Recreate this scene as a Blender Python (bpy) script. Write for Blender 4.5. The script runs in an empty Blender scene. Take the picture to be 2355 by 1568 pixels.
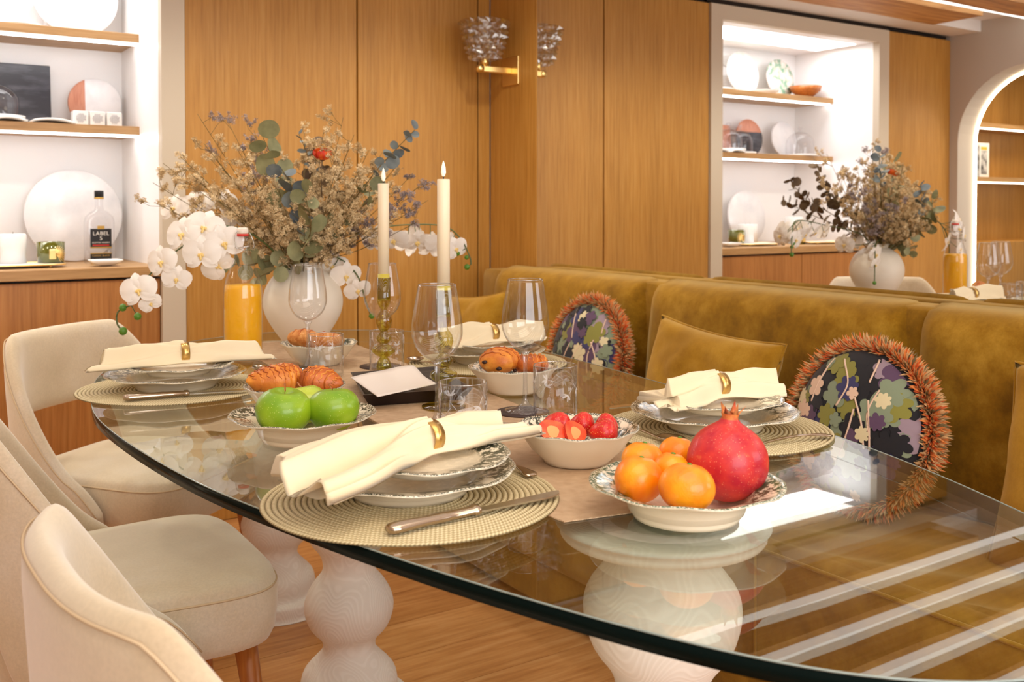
import bpy, bmesh, math, random
from mathutils import Vector, Matrix, noise
random.seed(7)
PI = math.pi
C = bpy.context.scene.collection
sc = bpy.context.scene

# ---------------------------------------------------------------- camera, world, lights, exposure
F_PX, HY, CX = 2300.0, 478.0, 1177.5
FW = Vector((.553, .833, 0)); RT = Vector((.833, -.553, 0))
CAM = Vector((-2.235, -3.53, 1.115))
cd = bpy.data.cameras.new('camera'); cam = bpy.data.objects.new('camera', cd); C.objects.link(cam)
cam.location = CAM
cd.sensor_width = 36; cd.lens = 36 * F_PX / 2355
pitch = math.radians(1.0)
cam.rotation_euler = (PI / 2 - pitch, 0, -math.atan2(FW.x, FW.y))
cd.shift_y = -((784 - (HY + F_PX * math.tan(pitch))) / 2355)
cd.clip_start = .05
cd.dof.use_dof = True; cd.dof.focus_distance = 1.6; cd.dof.aperture_fstop = 8.0
sc.camera = cam

w = bpy.data.worlds.new('world'); sc.world = w; w.use_nodes = True
w.node_tree.nodes['Background'].inputs[0].default_value = (.85, .93, 1, 1)
w.node_tree.nodes['Background'].inputs[1].default_value = 2.0

def area(name, loc, rot, sx, sy, power, col, spread=180):
    l = bpy.data.lights.new(name, 'AREA'); l.shape = 'RECTANGLE'; l.size = sx; l.size_y = sy
    l.energy = power; l.color = col; l.spread = math.radians(spread)
    o = bpy.data.objects.new(name, l); C.objects.link(o); o.location = loc; o.rotation_euler = rot
    return o
area('window_daylight', (-1.8, -4.80, 1.45), (math.radians(90), 0, 0), 2.2, 1.3, 42, (.97, .97, 1))
area('added_ceiling_fill', (-1.75, -3.3, 2.095), (0, 0, 0), 1.5, 1.2, 16, (1, .90, .76))  # added soft fill from overhead, no real lamp hangs here
area('alcove_light', (-3.95, -.55, 2.05), (0, 0, 0), .5, .5, 18, (1, .84, .62))
area('niche_downlight', (-1.95, .22, 2.03), (0, 0, 0), 1.05, .28, 9, (.96, .97, 1))
for i_, x_ in enumerate((-.35, -.95, -1.7, -2.5)):
    sl = bpy.data.lights.new('ceiling_spot', 'SPOT'); sl.energy = 20; sl.spot_size = math.radians(125); sl.spot_blend = .8; sl.shadow_soft_size = .04; sl.color = (1, .93, .80)
    so_ = bpy.data.objects.new('ceiling_spot', sl); C.objects.link(so_); so_.location = (x_, -.85, 2.10); so_.rotation_euler = (math.radians(14), 0, 0)

vs = sc.view_settings
vs.view_transform = 'Standard'; vs.look = 'None'; vs.gamma = 1; vs.use_curve_mapping = False
vs.exposure = -0.14
sc.cycles.use_denoising = True
sc.cycles.max_bounces = 14; sc.cycles.diffuse_bounces = 5; sc.cycles.glossy_bounces = 6
sc.cycles.transmission_bounces = 12; sc.cycles.transparent_max_bounces = 40
sc.cycles.sample_clamp_indirect = 6; sc.cycles.blur_glossy = .6

# ---------------------------------------------------------------- measuring helpers (ground plan comes from the photograph)
def P(x, y, z=.75):
    D = F_PX * (CAM.z - z) / (y - HY)
    p = CAM + FW * D + RT * ((x - CX) / F_PX * D); p.z = z
    return p
def Q(x, y, D):
    p = CAM + FW * D + RT * ((x - CX) / F_PX * D); p.z = CAM.z - (y - HY) * D / F_PX
    return p
def WY(x, y, Yw):
    t = (x - CX) / F_PX; yy = Yw - CAM.y
    q = yy * (.553 + .833 * t) / (.833 - .553 * t)
    D = .553 * q + .833 * yy
    return Vector((CAM.x + q, Yw, CAM.z - (y - HY) * D / F_PX))

# ---------------------------------------------------------------- materials
class NT:
    def __init__(s, name):
        s.m = bpy.data.materials.new(name); s.m.use_nodes = True
        s.t = s.m.node_tree; s.n = s.t.nodes; s.b = s.n['Principled BSDF']; s.out = s.n['Material Output']
    def N(s, typ, **k):
        n = s.n.new('ShaderNode' + typ)
        for a, b in k.items():
            if a.startswith('i_'):
                key = a[2:]
                n.inputs[int(key) if key.isdigit() else key.replace('_', ' ')].default_value = b
            else: setattr(n, a, b)
        return n
    def L(s, a, b): s.t.links.new(a, b)
    def pos(s, scale=(1, 1, 1), obj=False, rot=(0, 0, 0)):
        if obj: src = s.N('TexCoord').outputs['Object']
        else: src = s.N('NewGeometry').outputs['Position']
        mp = s.N('Mapping'); mp.inputs['Scale'].default_value = scale; mp.inputs['Rotation'].default_value = rot
        s.L(src, mp.inputs[0]); return mp.outputs[0]
    def ramp(s, fac, stops, interp='LINEAR'):
        r = s.N('ValToRGB'); r.color_ramp.interpolation = interp; e = r.color_ramp.elements
        while len(e) < len(stops): e.new(.5)
        for i, (p, c) in enumerate(stops):
            e[i].position = p; e[i].color = (*c, 1) if len(c) == 3 else c
        s.L(fac, r.inputs[0]); return r.outputs[0]
    def math(s, op, a, b=None, clamp=False):
        n = s.N('Math', operation=op, use_clamp=clamp)
        for i, v in enumerate((a, b)):
            if v is None: continue
            if isinstance(v, (int, float)): n.inputs[i].default_value = v
            else: s.L(v, n.inputs[i])
        return n.outputs[0]
    def mix(s, fac, a, b, typ='MIX'):
        n = s.N('Mix', data_type='RGBA', blend_type=typ)
        for i, v in ((0, fac), (6, a), (7, b)):
            if isinstance(v, (int, float)): n.inputs[i].default_value = v
            elif isinstance(v, tuple): n.inputs[i].default_value = (*v, 1) if len(v) == 3 else v
            else: s.L(v, n.inputs[i])
        return n.outputs[2]
    def bump(s, h, strength=.3, dist=.002):
        b = s.N('Bump'); b.inputs['Strength'].default_value = strength; b.inputs['Distance'].default_value = dist
        s.L(h, b.inputs['Height']); s.L(b.outputs[0], s.b.inputs['Normal'])
    def noise(s, vec, scale, detail=4, rough=.55):
        n = s.N('TexNoise'); n.inputs['Scale'].default_value = scale; n.inputs['Detail'].default_value = detail
        n.inputs['Roughness'].default_value = rough
        s.L(vec, n.inputs['Vector']); return n.outputs[0]
def lin(r, g, b):
    f = lambda c: (c / 255 / 12.92) if c / 255 <= .04045 else ((c / 255 + .055) / 1.055) ** 2.4
    return (f(r), f(g), f(b))
def plain(name, col, rough=.5, metal=0, **k):
    t = NT(name); t.b.inputs['Base Color'].default_value = (*col, 1)
    t.b.inputs['Roughness'].default_value = rough; t.b.inputs['Metallic'].default_value = metal
    for a, v in k.items(): t.b.inputs[a.replace('_', ' ')].default_value = v
    return t.m
def mottled(name, c1, c2, scale=8, rough=.5, bump=0, obj=True, lo=.35, hi=.65, stretch=(1, 1, 1), bdist=.002, bscale=None, **k):
    t = NT(name); v = t.pos(stretch, obj); n = t.noise(v, scale)
    t.L(t.ramp(n, [(lo, c1), (hi, c2)]), t.b.inputs['Base Color'])
    t.b.inputs['Roughness'].default_value = rough
    for a, val in k.items(): t.b.inputs[a.replace('_', ' ')].default_value = val
    if bump: t.bump(t.noise(v, bscale or scale * 4), bump, bdist)
    return t.m
def wood(name, c1, c2, c3, stretch=(60, 60, 2.2), obj=False, rough=.45, big=1.2, coat=0):
    t = NT(name); v = t.pos(stretch, obj); n = t.noise(v, 1.6, 8, .62)
    base = t.ramp(n, [(.3, c1), (.5, c2), (.72, c3)])
    n2 = t.noise(t.pos(tuple(s / 12 for s in stretch), obj), big, 3)
    base = t.mix(.35, base, c2)
    t.L(t.mix(.55, base, t.ramp(n2, [(.35, (.72, .70, .66)), (.65, (1.0, 1.0, 1.0))]), 'MULTIPLY'), t.b.inputs['Base Color'])
    t.b.inputs['Roughness'].default_value = rough
    t.b.inputs['Coat Weight'].default_value = coat
    t.bump(n, .12, .001); return t.m
def velvet(name, dark, mid, light, scale=5, sheen=(1, .8, .4), sw=.5):
    t = NT(name); v = t.pos((1, 1, 1)); n = t.noise(v, scale, 6, .65)
    fine = t.noise(v, 220, 2)
    c = t.ramp(n, [(.32, dark), (.5, mid), (.68, light)])
    c = t.mix(.25, c, t.ramp(fine, [(.3, (.5, .5, .5)), (.7, (1, 1, 1))]), 'MULTIPLY')
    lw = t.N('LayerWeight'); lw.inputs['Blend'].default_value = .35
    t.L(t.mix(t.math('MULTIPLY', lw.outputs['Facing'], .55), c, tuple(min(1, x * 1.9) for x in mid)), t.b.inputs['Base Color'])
    t.b.inputs['Roughness'].default_value = .9
    t.b.inputs['Sheen Weight'].default_value = sw; t.b.inputs['Sheen Tint'].default_value = (*sheen, 1)
    t.b.inputs['Specular IOR Level'].default_value = .1
    t.bump(fine, .15, .001); return t.m
def sheet_glass(name, tint=(1, 1, 1), f0=.045, rough=0.0, fmul=1.0):
    t = NT(name); t.n.remove(t.b)
    lw = t.N('LayerWeight'); lw.inputs['Blend'].default_value = .5
    f = t.math('POWER', lw.outputs['Facing'], 5.0)
    f = t.math('ADD', t.math('MULTIPLY', f, (1 - f0) * fmul), f0, True)
    tr = t.N('BsdfTransparent'); tr.inputs[0].default_value = (*tint, 1)
    gl = t.N('BsdfGlossy'); gl.inputs['Roughness'].default_value = rough
    mx = t.N('MixShader'); t.L(f, mx.inputs[0]); t.L(tr.outputs[0], mx.inputs[1]); t.L(gl.outputs[0], mx.inputs[2])
    t.L(mx.outputs[0], t.out.inputs[0]); return t.m
def emit(name, col, s):
    t = NT(name); t.n.remove(t.b); e = t.N('Emission'); e.inputs[0].default_value = (*col, 1); e.inputs[1].default_value = s
    t.L(e.outputs[0], t.out.inputs[0]); return t.m

M = {}
M['oak'] = wood('oak_panel', lin(156, 104, 36), lin(190, 136, 58), lin(208, 160, 86))
M['oak_h'] = wood('oak_shelf', lin(150, 110, 60), lin(184, 142, 90), lin(205, 165, 115), (3, 60, 60))
M['oak_door'] = wood('oak_door', lin(140, 86, 34), lin(176, 116, 54), lin(196, 140, 76))
M['floor_wood'] = wood('floor_plank', lin(150, 92, 44), lin(196, 136, 78), lin(224, 172, 112), (3, 34, 34), rough=.35)
M['floor_wood_pale'] = wood('floor_plank_pale', lin(168, 106, 54), lin(210, 152, 92), lin(232, 184, 128), (3, 30, 30), rough=.35)
M['beam'] = wood('old_beam', lin(120, 74, 32), lin(196, 140, 76), lin(230, 182, 116), (2.2, 26, 26), rough=.6, big=2)
M['leg_wood'] = wood('chair_leg_wood', lin(130, 66, 22), lin(180, 104, 42), lin(208, 136, 66), (50, 50, 4), rough=.3)
def whitewash():
    t = NT('whitewashed_wood'); v = t.pos((1, 1, .55), True)
    n = t.noise(v, 5, 2); wv = t.math('SINE', t.math('MULTIPLY', n, 330.0))
    t.L(t.ramp(wv, [(.0, lin(238, 231, 222)), (.9, lin(244, 238, 230))]), t.b.inputs['Base Color']); t.b.inputs['Roughness'].default_value = .6
    t.bump(wv, .22, .0006); return t.m
M['white_wood'] = whitewash()
M['paint'] = plain('white_paint', lin(240, 238, 236), .6)
M['niche_white'] = plain('niche_white_lacquer', lin(248, 248, 248), .35)
M['frame'] = plain('greige_frame', lin(206, 192, 170), .5)
M['wall_taupe'] = plain('taupe_wall', lin(190, 178, 164), .7)
M['dark'] = plain('dark_gap', lin(40, 26, 14), .8)
M['mirror'] = plain('mirror_silver', (.93, .93, .93), 0.0, 1)
M['mirror_edge'] = plain('mirror_edge', lin(200, 200, 198), .15, .8)
M['brass'] = plain('brass', (1, .74, .30), .3, 1)
M['brass_matt'] = plain('brushed_brass', lin(214, 176, 106), .3, 1)
M['silver'] = plain('worn_silver', lin(196, 178, 158), .18, 1)
M['steel'] = plain('steel', lin(200, 196, 190), .2, 1)
M['table_glass'] = sheet_glass('table_glass', (.93, .975, .945), .095, 0, 1.0)
def edge_glass():
    t = NT('table_glass_edge'); t.b.inputs['Base Color'].default_value = (.003, .007, .006, 1); t.b.inputs['Roughness'].default_value = .12
    t.b.inputs['Specular IOR Level'].default_value = .04
    # seen from inside the slab the polished edge lets the room through, tinted green
    g = t.N('NewGeometry'); tr = t.N('BsdfTransparent'); tr.inputs[0].default_value = (.62, .72, .68, 1); mx = t.N('MixShader')
    t.L(g.outputs['Backfacing'], mx.inputs[0]); t.L(t.b.outputs[0], mx.inputs[1]); t.L(tr.outputs[0], mx.inputs[2]); t.L(mx.outputs[0], t.out.inputs[0])
    return t.m
M['table_edge'] = edge_glass()
M['edge_line'] = plain('polished_glass_arris', lin(150, 165, 160), .1, .3)
M['clear'] = sheet_glass('clear_glass', (.985, .985, .985), .045)
M['dome_glass'] = sheet_glass('dome_glass', (.97, .97, .98), .06)
M['solid_glass'] = sheet_glass('solid_glass', (.96, .96, .97), .16)
M['amber_glass'] = sheet_glass('olive_glass', (.78, .72, .26), .09)
M['rim'] = sheet_glass('glass_rim', (.9, .9, .9), .35)
M['etch'] = plain('etched_frost', (.95, .95, .95), .5)
M['juice'] = plain('orange_juice', lin(255, 186, 0), .4, 0, Subsurface_Weight=.3, Subsurface_Radius=(.02, .01, .002))
M['cap'] = plain('white_stopper', lin(238, 226, 210), .35)
M['red'] = plain('red_rubber', lin(214, 60, 50), .5)
M['wax'] = plain('ivory_wax', lin(250, 232, 200), .45, 0, Subsurface_Weight=.2, Subsurface_Radius=(.02, .015, .01))
M['flame'] = plain('plastic_flame', lin(255, 246, 225), .4, 0, Emission_Color=(1, .9, .7, 1), Emission_Strength=.35)
M['socket'] = plain('olive_candle_insert', lin(206, 188, 70), .4)
M['wick'] = plain('wick', (.03, .02, .02), .6)
M['napkin'] = mottled('cream_linen', lin(232, 214, 176), lin(240, 224, 190), 6, .85, .1, bscale=600, bdist=.0005, Sheen_Weight=.2)
M['paper'] = plain('paper_napkin', lin(236, 226, 216), .8)
M['tray'] = wood('dark_tray_wood', lin(40, 30, 24), lin(66, 54, 44), lin(104, 92, 80), (3, 60, 60), rough=.4)
M['tray_side'] = plain('tray_side', lin(34, 18, 14), .4)
M['coaster'] = plain('brown_leather', lin(58, 38, 34), .5)
M['vase'] = mottled('speckled_ceramic', lin(226, 216, 196), lin(242, 234, 220), 3, .55, .15, bscale=60)
M['velvet'] = velvet('ochre_velvet', lin(104, 68, 6), lin(144, 102, 18), lin(176, 134, 44), 9, sheen=(1, .86, .45), sw=.35)
M['velvet_pillow'] = velvet('ochre_pillow', lin(130, 88, 12), lin(156, 112, 26), lin(178, 136, 48), 7, (1, .86, .45), .35)
M['beige'] = velvet('beige_velvet', lin(188, 166, 134), lin(204, 184, 156), lin(212, 198, 180), 3, (.95, .95, 1), .5)
M['seam'] = plain('seam_thread', lin(200, 176, 142), .9)
M['marble'] = mottled('white_marble', lin(222, 224, 228), lin(242, 242, 244), 7, .25, 0, lo=.3, hi=.55)
M['black_marble'] = mottled('black_marble', lin(44, 46, 56), lin(96, 98, 108), 6, .3, 0, stretch=(1, 1, 4), lo=.45, hi=.75)
M['pink_wood'] = wood('pink_wood', lin(178, 106, 80), lin(208, 140, 112), lin(220, 160, 132), (40, 40, 5), obj=True)
M['white_gloss'] = plain('white_gloss', lin(238, 236, 232), .25)
M['grey_print'] = plain('grey_print', lin(186, 186, 190), .5)
M['olive_glass_flat'] = plain('olive_votive', lin(96, 96, 20), .08, .2, Coat_Weight=1)
M['label_black'] = plain('label_black', lin(22, 20, 22), .4)
M['label_white'] = plain('label_white', lin(236, 232, 224), .4)
M['label_gold'] = plain('label_gold', lin(206, 166, 86), .3, .5)
M['label_red'] = plain('label_red', lin(178, 40, 30), .4)
M['page'] = plain('white_pages', lin(236, 234, 228), .6)
M['print_yellow'] = plain('print_yellow', lin(236, 180, 60), .5)
M['print_dark'] = mottled('print_dark', lin(40, 40, 44), lin(214, 210, 206), 22, .5)
M['choc'] = plain('chocolate', lin(52, 24, 14), .4)
M['statice'] = mottled('statice_flower', lin(186, 156, 108), lin(244, 222, 178), 30, .8, obj=False)
M['statice_lilac'] = mottled('statice_lilac', lin(134, 120, 120), lin(184, 166, 160), 12, .8, obj=False)
M['stem'] = plain('dry_stem', lin(112, 92, 44), .7)
M['stem_green'] = plain('orchid_stem', lin(84, 96, 50), .5)
M['euc'] = mottled('eucalyptus_leaf', lin(106, 108, 72), lin(158, 156, 112), 14, .6, obj=False)
M['euc_blue'] = mottled('eucalyptus_blue', lin(84, 96, 104), lin(134, 142, 138), 14, .6, obj=False)
M['euc_brown'] = mottled('eucalyptus_brown', lin(84, 64, 44), lin(120, 96, 66), 14, .6, obj=False)
M['petal'] = plain('orchid_petal', lin(248, 240, 230), .55, 0, Subsurface_Weight=.2, Subsurface_Radius=(.01, .01, .01))
M['lip'] = mottled('orchid_lip', lin(240, 190, 60), lin(250, 236, 180), 60, .5)
M['bud'] = plain('green_bud', lin(84, 130, 36), .4)
M['rose'] = mottled('rose_petal', lin(206, 24, 30), lin(246, 120, 30), 40, .6)
M['print_black'] = plain('velvet_black', lin(22, 18, 26), .9, 0, Sheen_Weight=.2)

def runner_mat():
    t = NT('woven_runner'); v = t.pos((1, 1, 1), True)
    wv = t.N('TexWave', wave_type='BANDS', bands_direction='X', i_Scale=170.0); wv.inputs['Distortion'].default_value = 1.5
    w2 = t.N('TexWave', wave_type='BANDS', bands_direction='Y', i_Scale=170.0); w2.inputs['Distortion'].default_value = 1.5
    t.L(v, wv.inputs[0]); t.L(v, w2.inputs[0])
    n = t.noise(v, 60, 3); m = t.math('MULTIPLY', wv.outputs['Fac'], w2.outputs['Fac'])
    c = t.ramp(t.math('ADD', t.math('MULTIPLY', m, .6), t.math('MULTIPLY', n, .5)), [(.2, lin(170, 136, 102)), (.7, lin(226, 198, 162))])
    t.L(c, t.b.inputs['Base Color']); t.b.inputs['Roughness'].default_value = .7; t.bump(m, .4, .001); return t.m
M['runner'] = runner_mat()
def mat_mat(name='braided_mat'):
    t = NT(name); tc = t.N('TexCoord'); sx = t.N('SeparateXYZ'); t.L(tc.outputs['Object'], sx.inputs[0])
    ang = t.math('ARCTAN2', sx.outputs[1], sx.outputs[0])
    r = t.math('SQRT', t.math('ADD', t.math('MULTIPLY', sx.outputs[0], sx.outputs[0]), t.math('MULTIPLY', sx.outputs[1], sx.outputs[1])))
    ring = t.math('FRACT', t.math('MULTIPLY', r, 26 / .186))
    idx = t.math('FLOOR', t.math('MULTIPLY', r, 26 / .186))
    # braid beads: count grows with ring so that their size stays even
    bead = t.math('SINE', t.math('ADD', t.math('MULTIPLY', t.math('MULTIPLY', ang, idx), 9.0), t.math('MULTIPLY', ring, 5.0)))
    groove = t.math('POWER', t.math('ABSOLUTE', t.math('SUBTRACT', t.math('MULTIPLY', ring, 2.0), 1.0)), 3.0)
    h = t.math('SUBTRACT', t.math('MULTIPLY', bead, .25), groove)
    c = t.ramp(t.math('ADD', t.math('MULTIPLY', h, .5), .6), [(.1, lin(112, 94, 62)), (.42, lin(182, 164, 120)), (.75, lin(226, 212, 172))])
    t.L(c, t.b.inputs['Base Color']); t.b.inputs['Roughness'].default_value = .75
    t.bump(h, .5, .0015); return t.m
M['mat'] = mat_mat()
def ware(name, R, rim0, green, bandw=.006, center=True, cut=.53):
    """cream earthenware printed in green: fine edge band, leafy rim border, sprigs"""
    t = NT(name); tc = t.N('TexCoord'); sx = t.N('SeparateXYZ'); t.L(tc.outputs['Object'], sx.inputs[0])
    r = t.math('SQRT', t.math('ADD', t.math('MULTIPLY', sx.outputs[0], sx.outputs[0]), t.math('MULTIPLY', sx.outputs[1], sx.outputs[1])))
    v = tc.outputs['Object']
    big = t.noise(v, 30, 2); fine = t.noise(v, 105, 4, .7); vf = t.noise(v, 420, 2)
    leafy = t.math('MULTIPLY', t.ramp(big, [(.38, (0, 0, 0)), (.46, (1, 1, 1))]), t.ramp(fine, [(.45, (0, 0, 0)), (.49, (1, 1, 1))]))
    inrim = t.ramp(t.math('DIVIDE', r, R), [(max(0, rim0 - .04), (0.10 if center else .2,) * 3), (rim0 + .02, (1, 1, 1)), (.93, (1, 1, 1)), (.95, (0, 0, 0))])
    a = t.math('MULTIPLY', leafy, inrim)
    band = t.ramp(t.math('DIVIDE', r, R), [(.915, (0, 0, 0)), (.93, (1, 1, 1)), (.985, (1, 1, 1)), (1.0, (.3, .3, .3))])
    bandm = t.math('MULTIPLY', band, t.ramp(vf, [(.42, (0.15,) * 3), (.52, (1, 1, 1))]))
    f = t.math('MAXIMUM', a, bandm)
    # only the upper face is printed
    ge = t.N('NewGeometry'); sn = t.N('SeparateXYZ'); t.L(ge.outputs['Normal'], sn.inputs[0])
    f = t.math('MULTIPLY', f, t.math('GREATER_THAN', sn.outputs[2], .02))
    f = t.math('MULTIPLY', f, .95)
    t.L(t.mix(f, lin(246, 234, 208), green), t.b.inputs['Base Color'])
    t.b.inputs['Roughness'].default_value = .2; t.b.inputs['Coat Weight'].default_value = .25
    return t.m
G1, G2 = lin(34, 48, 28), lin(14, 80, 50)
def fruit(name, c1, c2, c3=None, spots=None, sscale=90, rough=.35, coat=.2, nscale=3, bump=.1, bscale=90):
    t = NT(name); tc = t.N('TexCoord'); v = tc.outputs['Object']
    n = t.noise(v, nscale * 8, 3)
    st = [(.35, c1), (.62, c2)] + ([(.75, c3)] if c3 else [])
    c = t.ramp(n, st)
    if spots:
        vo = t.N('TexVoronoi', i_Scale=float(sscale)); t.L(v, vo.inputs['Vector'])
        c = t.mix(t.ramp(vo.outputs['Distance'], [(.10, (.75,) * 3), (.2, (0, 0, 0))]), c, spots)
    t.L(c, t.b.inputs['Base Color']); t.b.inputs['Roughness'].default_value = rough; t.b.inputs['Coat Weight'].default_value = coat
    t.b.inputs['Subsurface Weight'].default_value = .08; t.b.inputs['Subsurface Radius'].default_value = (.01, .006, .003)
    if bump: t.bump(t.noise(v, bscale * 4, 2), bump, .001)
    return t.m
M['apple'] = fruit('green_apple_skin', lin(112, 158, 16), lin(160, 190, 34), lin(190, 206, 62), lin(196, 214, 110), 260, .35, .2, 1.2)
M['apple_yellow'] = fruit('yellow_apple_skin', lin(160, 190, 40), lin(196, 212, 70), None, lin(220, 232, 140), 260, .25, .4)
M['clementine'] = fruit('clementine_skin', lin(246, 126, 0), lin(255, 160, 10), None, None, rough=.38, bump=.35)
M['pom'] = fruit('pomegranate_skin', lin(176, 16, 40), lin(206, 50, 44), lin(222, 136, 70), lin(226, 150, 110), 300, .42, .15, 5)
M['pom_crown'] = mottled('pomegranate_crown', lin(190, 50, 40), lin(222, 150, 70), 60, .6)
M['straw'] = fruit('strawberry_skin', lin(196, 18, 22), lin(224, 40, 28), None, lin(244, 170, 90), 330, .35, .2, bump=.6, bscale=60)
M['straw_cut'] = mottled('strawberry_flesh', lin(232, 54, 28), lin(246, 110, 60), 40, .3)
M['straw_heart'] = plain('strawberry_heart', lin(252, 160, 96), .4)
M['pip'] = plain('strawberry_pip', lin(240, 176, 90), .5)
M['pastry'] = fruit('baked_pastry', lin(206, 112, 34), lin(238, 156, 56), lin(250, 196, 110), None, rough=.5, coat=.1, nscale=4, bump=.5)
M['pastry_dark'] = fruit('browned_pastry', lin(160, 74, 20), lin(212, 112, 34), lin(240, 164, 76), None, rough=.45, coat=.15, nscale=4, bump=.5)
M['bread'] = fruit('sugared_bun', lin(190, 110, 44), lin(224, 156, 84), lin(240, 196, 136), None, rough=.7, coat=0, nscale=8, bump=.8)

# ---------------------------------------------------------------- mesh helpers
def link_bm(name, bm, m, parent=None, smooth=False, loc=None, rot=None, mats=None):
    me = bpy.data.meshes.new(name); bm.normal_update(); bm.to_mesh(me); bm.free()
    for mm in (mats or [m]): me.materials.append(mm)
    if smooth:
        me.polygons.foreach_set('use_smooth', [True] * len(me.polygons))
    o = bpy.data.objects.new(name, me); C.objects.link(o)
    if parent: o.parent = parent
    if loc is not None: o.location = loc
    if rot is not None: o.rotation_euler = rot
    return o
def thing(name, label, cat, loc=(0, 0, 0), rz=0, group=None):
    o = bpy.data.objects.new(name, None); C.objects.link(o); o.empty_display_size = .05
    o.location = loc; o.rotation_euler = (0, 0, rz); o['label'] = label; o['category'] = cat
    if group: o['group'] = group
    return o
def tag(o, label, cat, group=None):
    o['label'] = label; o['category'] = cat
    if group: o['group'] = group
    return o
def struct(o): o['kind'] = 'structure'; return o
def dup(root, loc=None, rz=None, label=None, group=None):
    def cp(o, par):
        c = o.copy(); C.objects.link(c); c.parent = par
        for ch in o.children: cp(ch, c)
        return c
    r = cp(root, None)
    if loc is not None: r.location = loc
    if rz is not None: r.rotation_euler = (0, 0, rz)
    if label: r['label'] = label
    if group: r['group'] = group
    return r
def bx(bm, a, b, bev=0, mi=0, segs=1):
    a, b = Vector(a), Vector(b); c = (a + b) / 2; s = b - a
    r = bmesh.ops.create_cube(bm, size=1)
    for v in r['verts']: v.co = Vector((v.co.x * abs(s.x), v.co.y * abs(s.y), v.co.z * abs(s.z))) + c
    fs = {f for v in r['verts'] for f in v.link_faces}
    for f in fs: f.material_index = mi
    if bev:
        es = list({e for v in r['verts'] for e in v.link_edges})
        bmesh.ops.bevel(bm, geom=es, offset=bev, segments=segs, affect='EDGES', profile=.5)
def box(name, a, b, m, parent=None, bev=0, segs=1, smooth=False, org=None):
    bm = bmesh.new()
    if org is not None: a = Vector(a) - Vector(org); b = Vector(b) - Vector(org)
    bx(bm, a, b, bev, 0, segs)
    return link_bm(name, bm, m, parent, smooth, org)
def lathe_bm(bm, prof, segs=48, mod=None, mi=0, close=False, mat4=None):
    rows = []
    for i, (r, z) in enumerate(prof):
        if r < 1e-5: rows.append([bm.verts.new((0, 0, z))]); continue
        row = []
        for k in range(segs):
            a = 2 * PI * k / segs; rr, zz = (r, z) if mod is None else mod(r, z, a, i)
            row.append(bm.verts.new((rr * math.cos(a), rr * math.sin(a), zz)))
        rows.append(row)
    pairs = list(zip(rows[:-1], rows[1:]))
    if close: pairs.append((rows[-1], rows[0]))
    for A, B in pairs:
        for k in range(segs):
            k2 = (k + 1) % segs
            if len(A) == 1 and len(B) == 1: continue
            if len(A) == 1: f = bm.faces.new((A[0], B[k2], B[k]))
            elif len(B) == 1: f = bm.faces.new((A[k], A[k2], B[0]))
            else: f = bm.faces.new((A[k], A[k2], B[k2], B[k]))
            f.material_index = mi; f.smooth = True
    if mat4 is not None:
        for row in rows:
            for v in row: v.co = mat4 @ v.co
def lathe(name, prof, m, parent=None, segs=48, mod=None, loc=None, rot=None, close=False):
    bm = bmesh.new(); lathe_bm(bm, prof, segs, mod, close=close)
    bmesh.ops.recalc_face_normals(bm, faces=bm.faces)
    return link_bm(name, bm, m, parent, True, loc, rot)
def tube_bm(bm, pts, rad, segs=6, mi=0, cap=True):
    pts = [Vector(p) for p in pts]; rows = []
    for i, p in enumerate(pts):
        d = (pts[min(i + 1, len(pts) - 1)] - pts[max(i - 1, 0)])
        if d.length < 1e-9: d = Vector((0, 0, 1))
        d.normalize()
        u = d.cross(Vector((0, 0, 1)) if abs(d.z) < .95 else Vector((1, 0, 0))).normalized(); w_ = d.cross(u)
        r = rad[i] if isinstance(rad, (list, tuple)) else rad
        rows.append([bm.verts.new(p + (u * math.cos(2 * PI * k / segs) + w_ * math.sin(2 * PI * k / segs)) * r) for k in range(segs)])
    for A, B in zip(rows[:-1], rows[1:]):
        for k in range(segs):
            f = bm.faces.new((A[k], A[(k + 1) % segs], B[(k + 1) % segs], B[k])); f.material_index = mi; f.smooth = True
    if cap and segs > 2:
        for r in (rows[0], rows[-1]):
            try: bm.faces.new(r).material_index = mi
            except ValueError: pass
def tube(name, pts, rad, m, parent=None, segs=8, loc=None):
    bm = bmesh.new(); tube_bm(bm, pts, rad, segs); bmesh.ops.recalc_face_normals(bm, faces=bm.faces)
    return link_bm(name, bm, m, parent, True, loc)
def catmull(pts, n=8, closed=False):
    pts = [Vector(p) for p in pts]; L = len(pts); out = []
    for i in range(L if closed else L - 1):
        if closed: a, b, c, d = (pts[(i + k - 1) % L] for k in range(4))
        else: a, b, c, d = pts[max(i - 1, 0)], pts[i], pts[i + 1], pts[min(i + 2, L - 1)]
        for k in range(n):
            t = k / n
            out.append(.5 * ((2 * b) + (c - a) * t + (2 * a - 5 * b + 4 * c - d) * t * t + (3 * b - a - 3 * c + d) * t ** 3))
    if not closed: out.append(pts[-1])
    return out
def prism(name, outline, z0, z1, m, parent=None, loc=None, mats=None, bev=0):
    bm = bmesh.new(); lo = [bm.verts.new((p[0], p[1], z0)) for p in outline]; hi = [bm.verts.new((p[0], p[1], z1)) for p in outline]
    n = len(outline)
    for k in range(n):
        f = bm.faces.new((lo[k], lo[(k + 1) % n], hi[(k + 1) % n], hi[k])); f.material_index = 1 if mats else 0; f.smooth = n > 20
    bm.faces.new(hi); bm.faces.new(list(reversed(lo)))
    bmesh.ops.recalc_face_normals(bm, faces=bm.faces)
    return link_bm(name, bm, m, parent, False, loc, None, mats)
def sm(x, a, b):
    t = max(0, min(1, (x - a) / (b - a))); return t * t * (3 - 2 * t)
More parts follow.
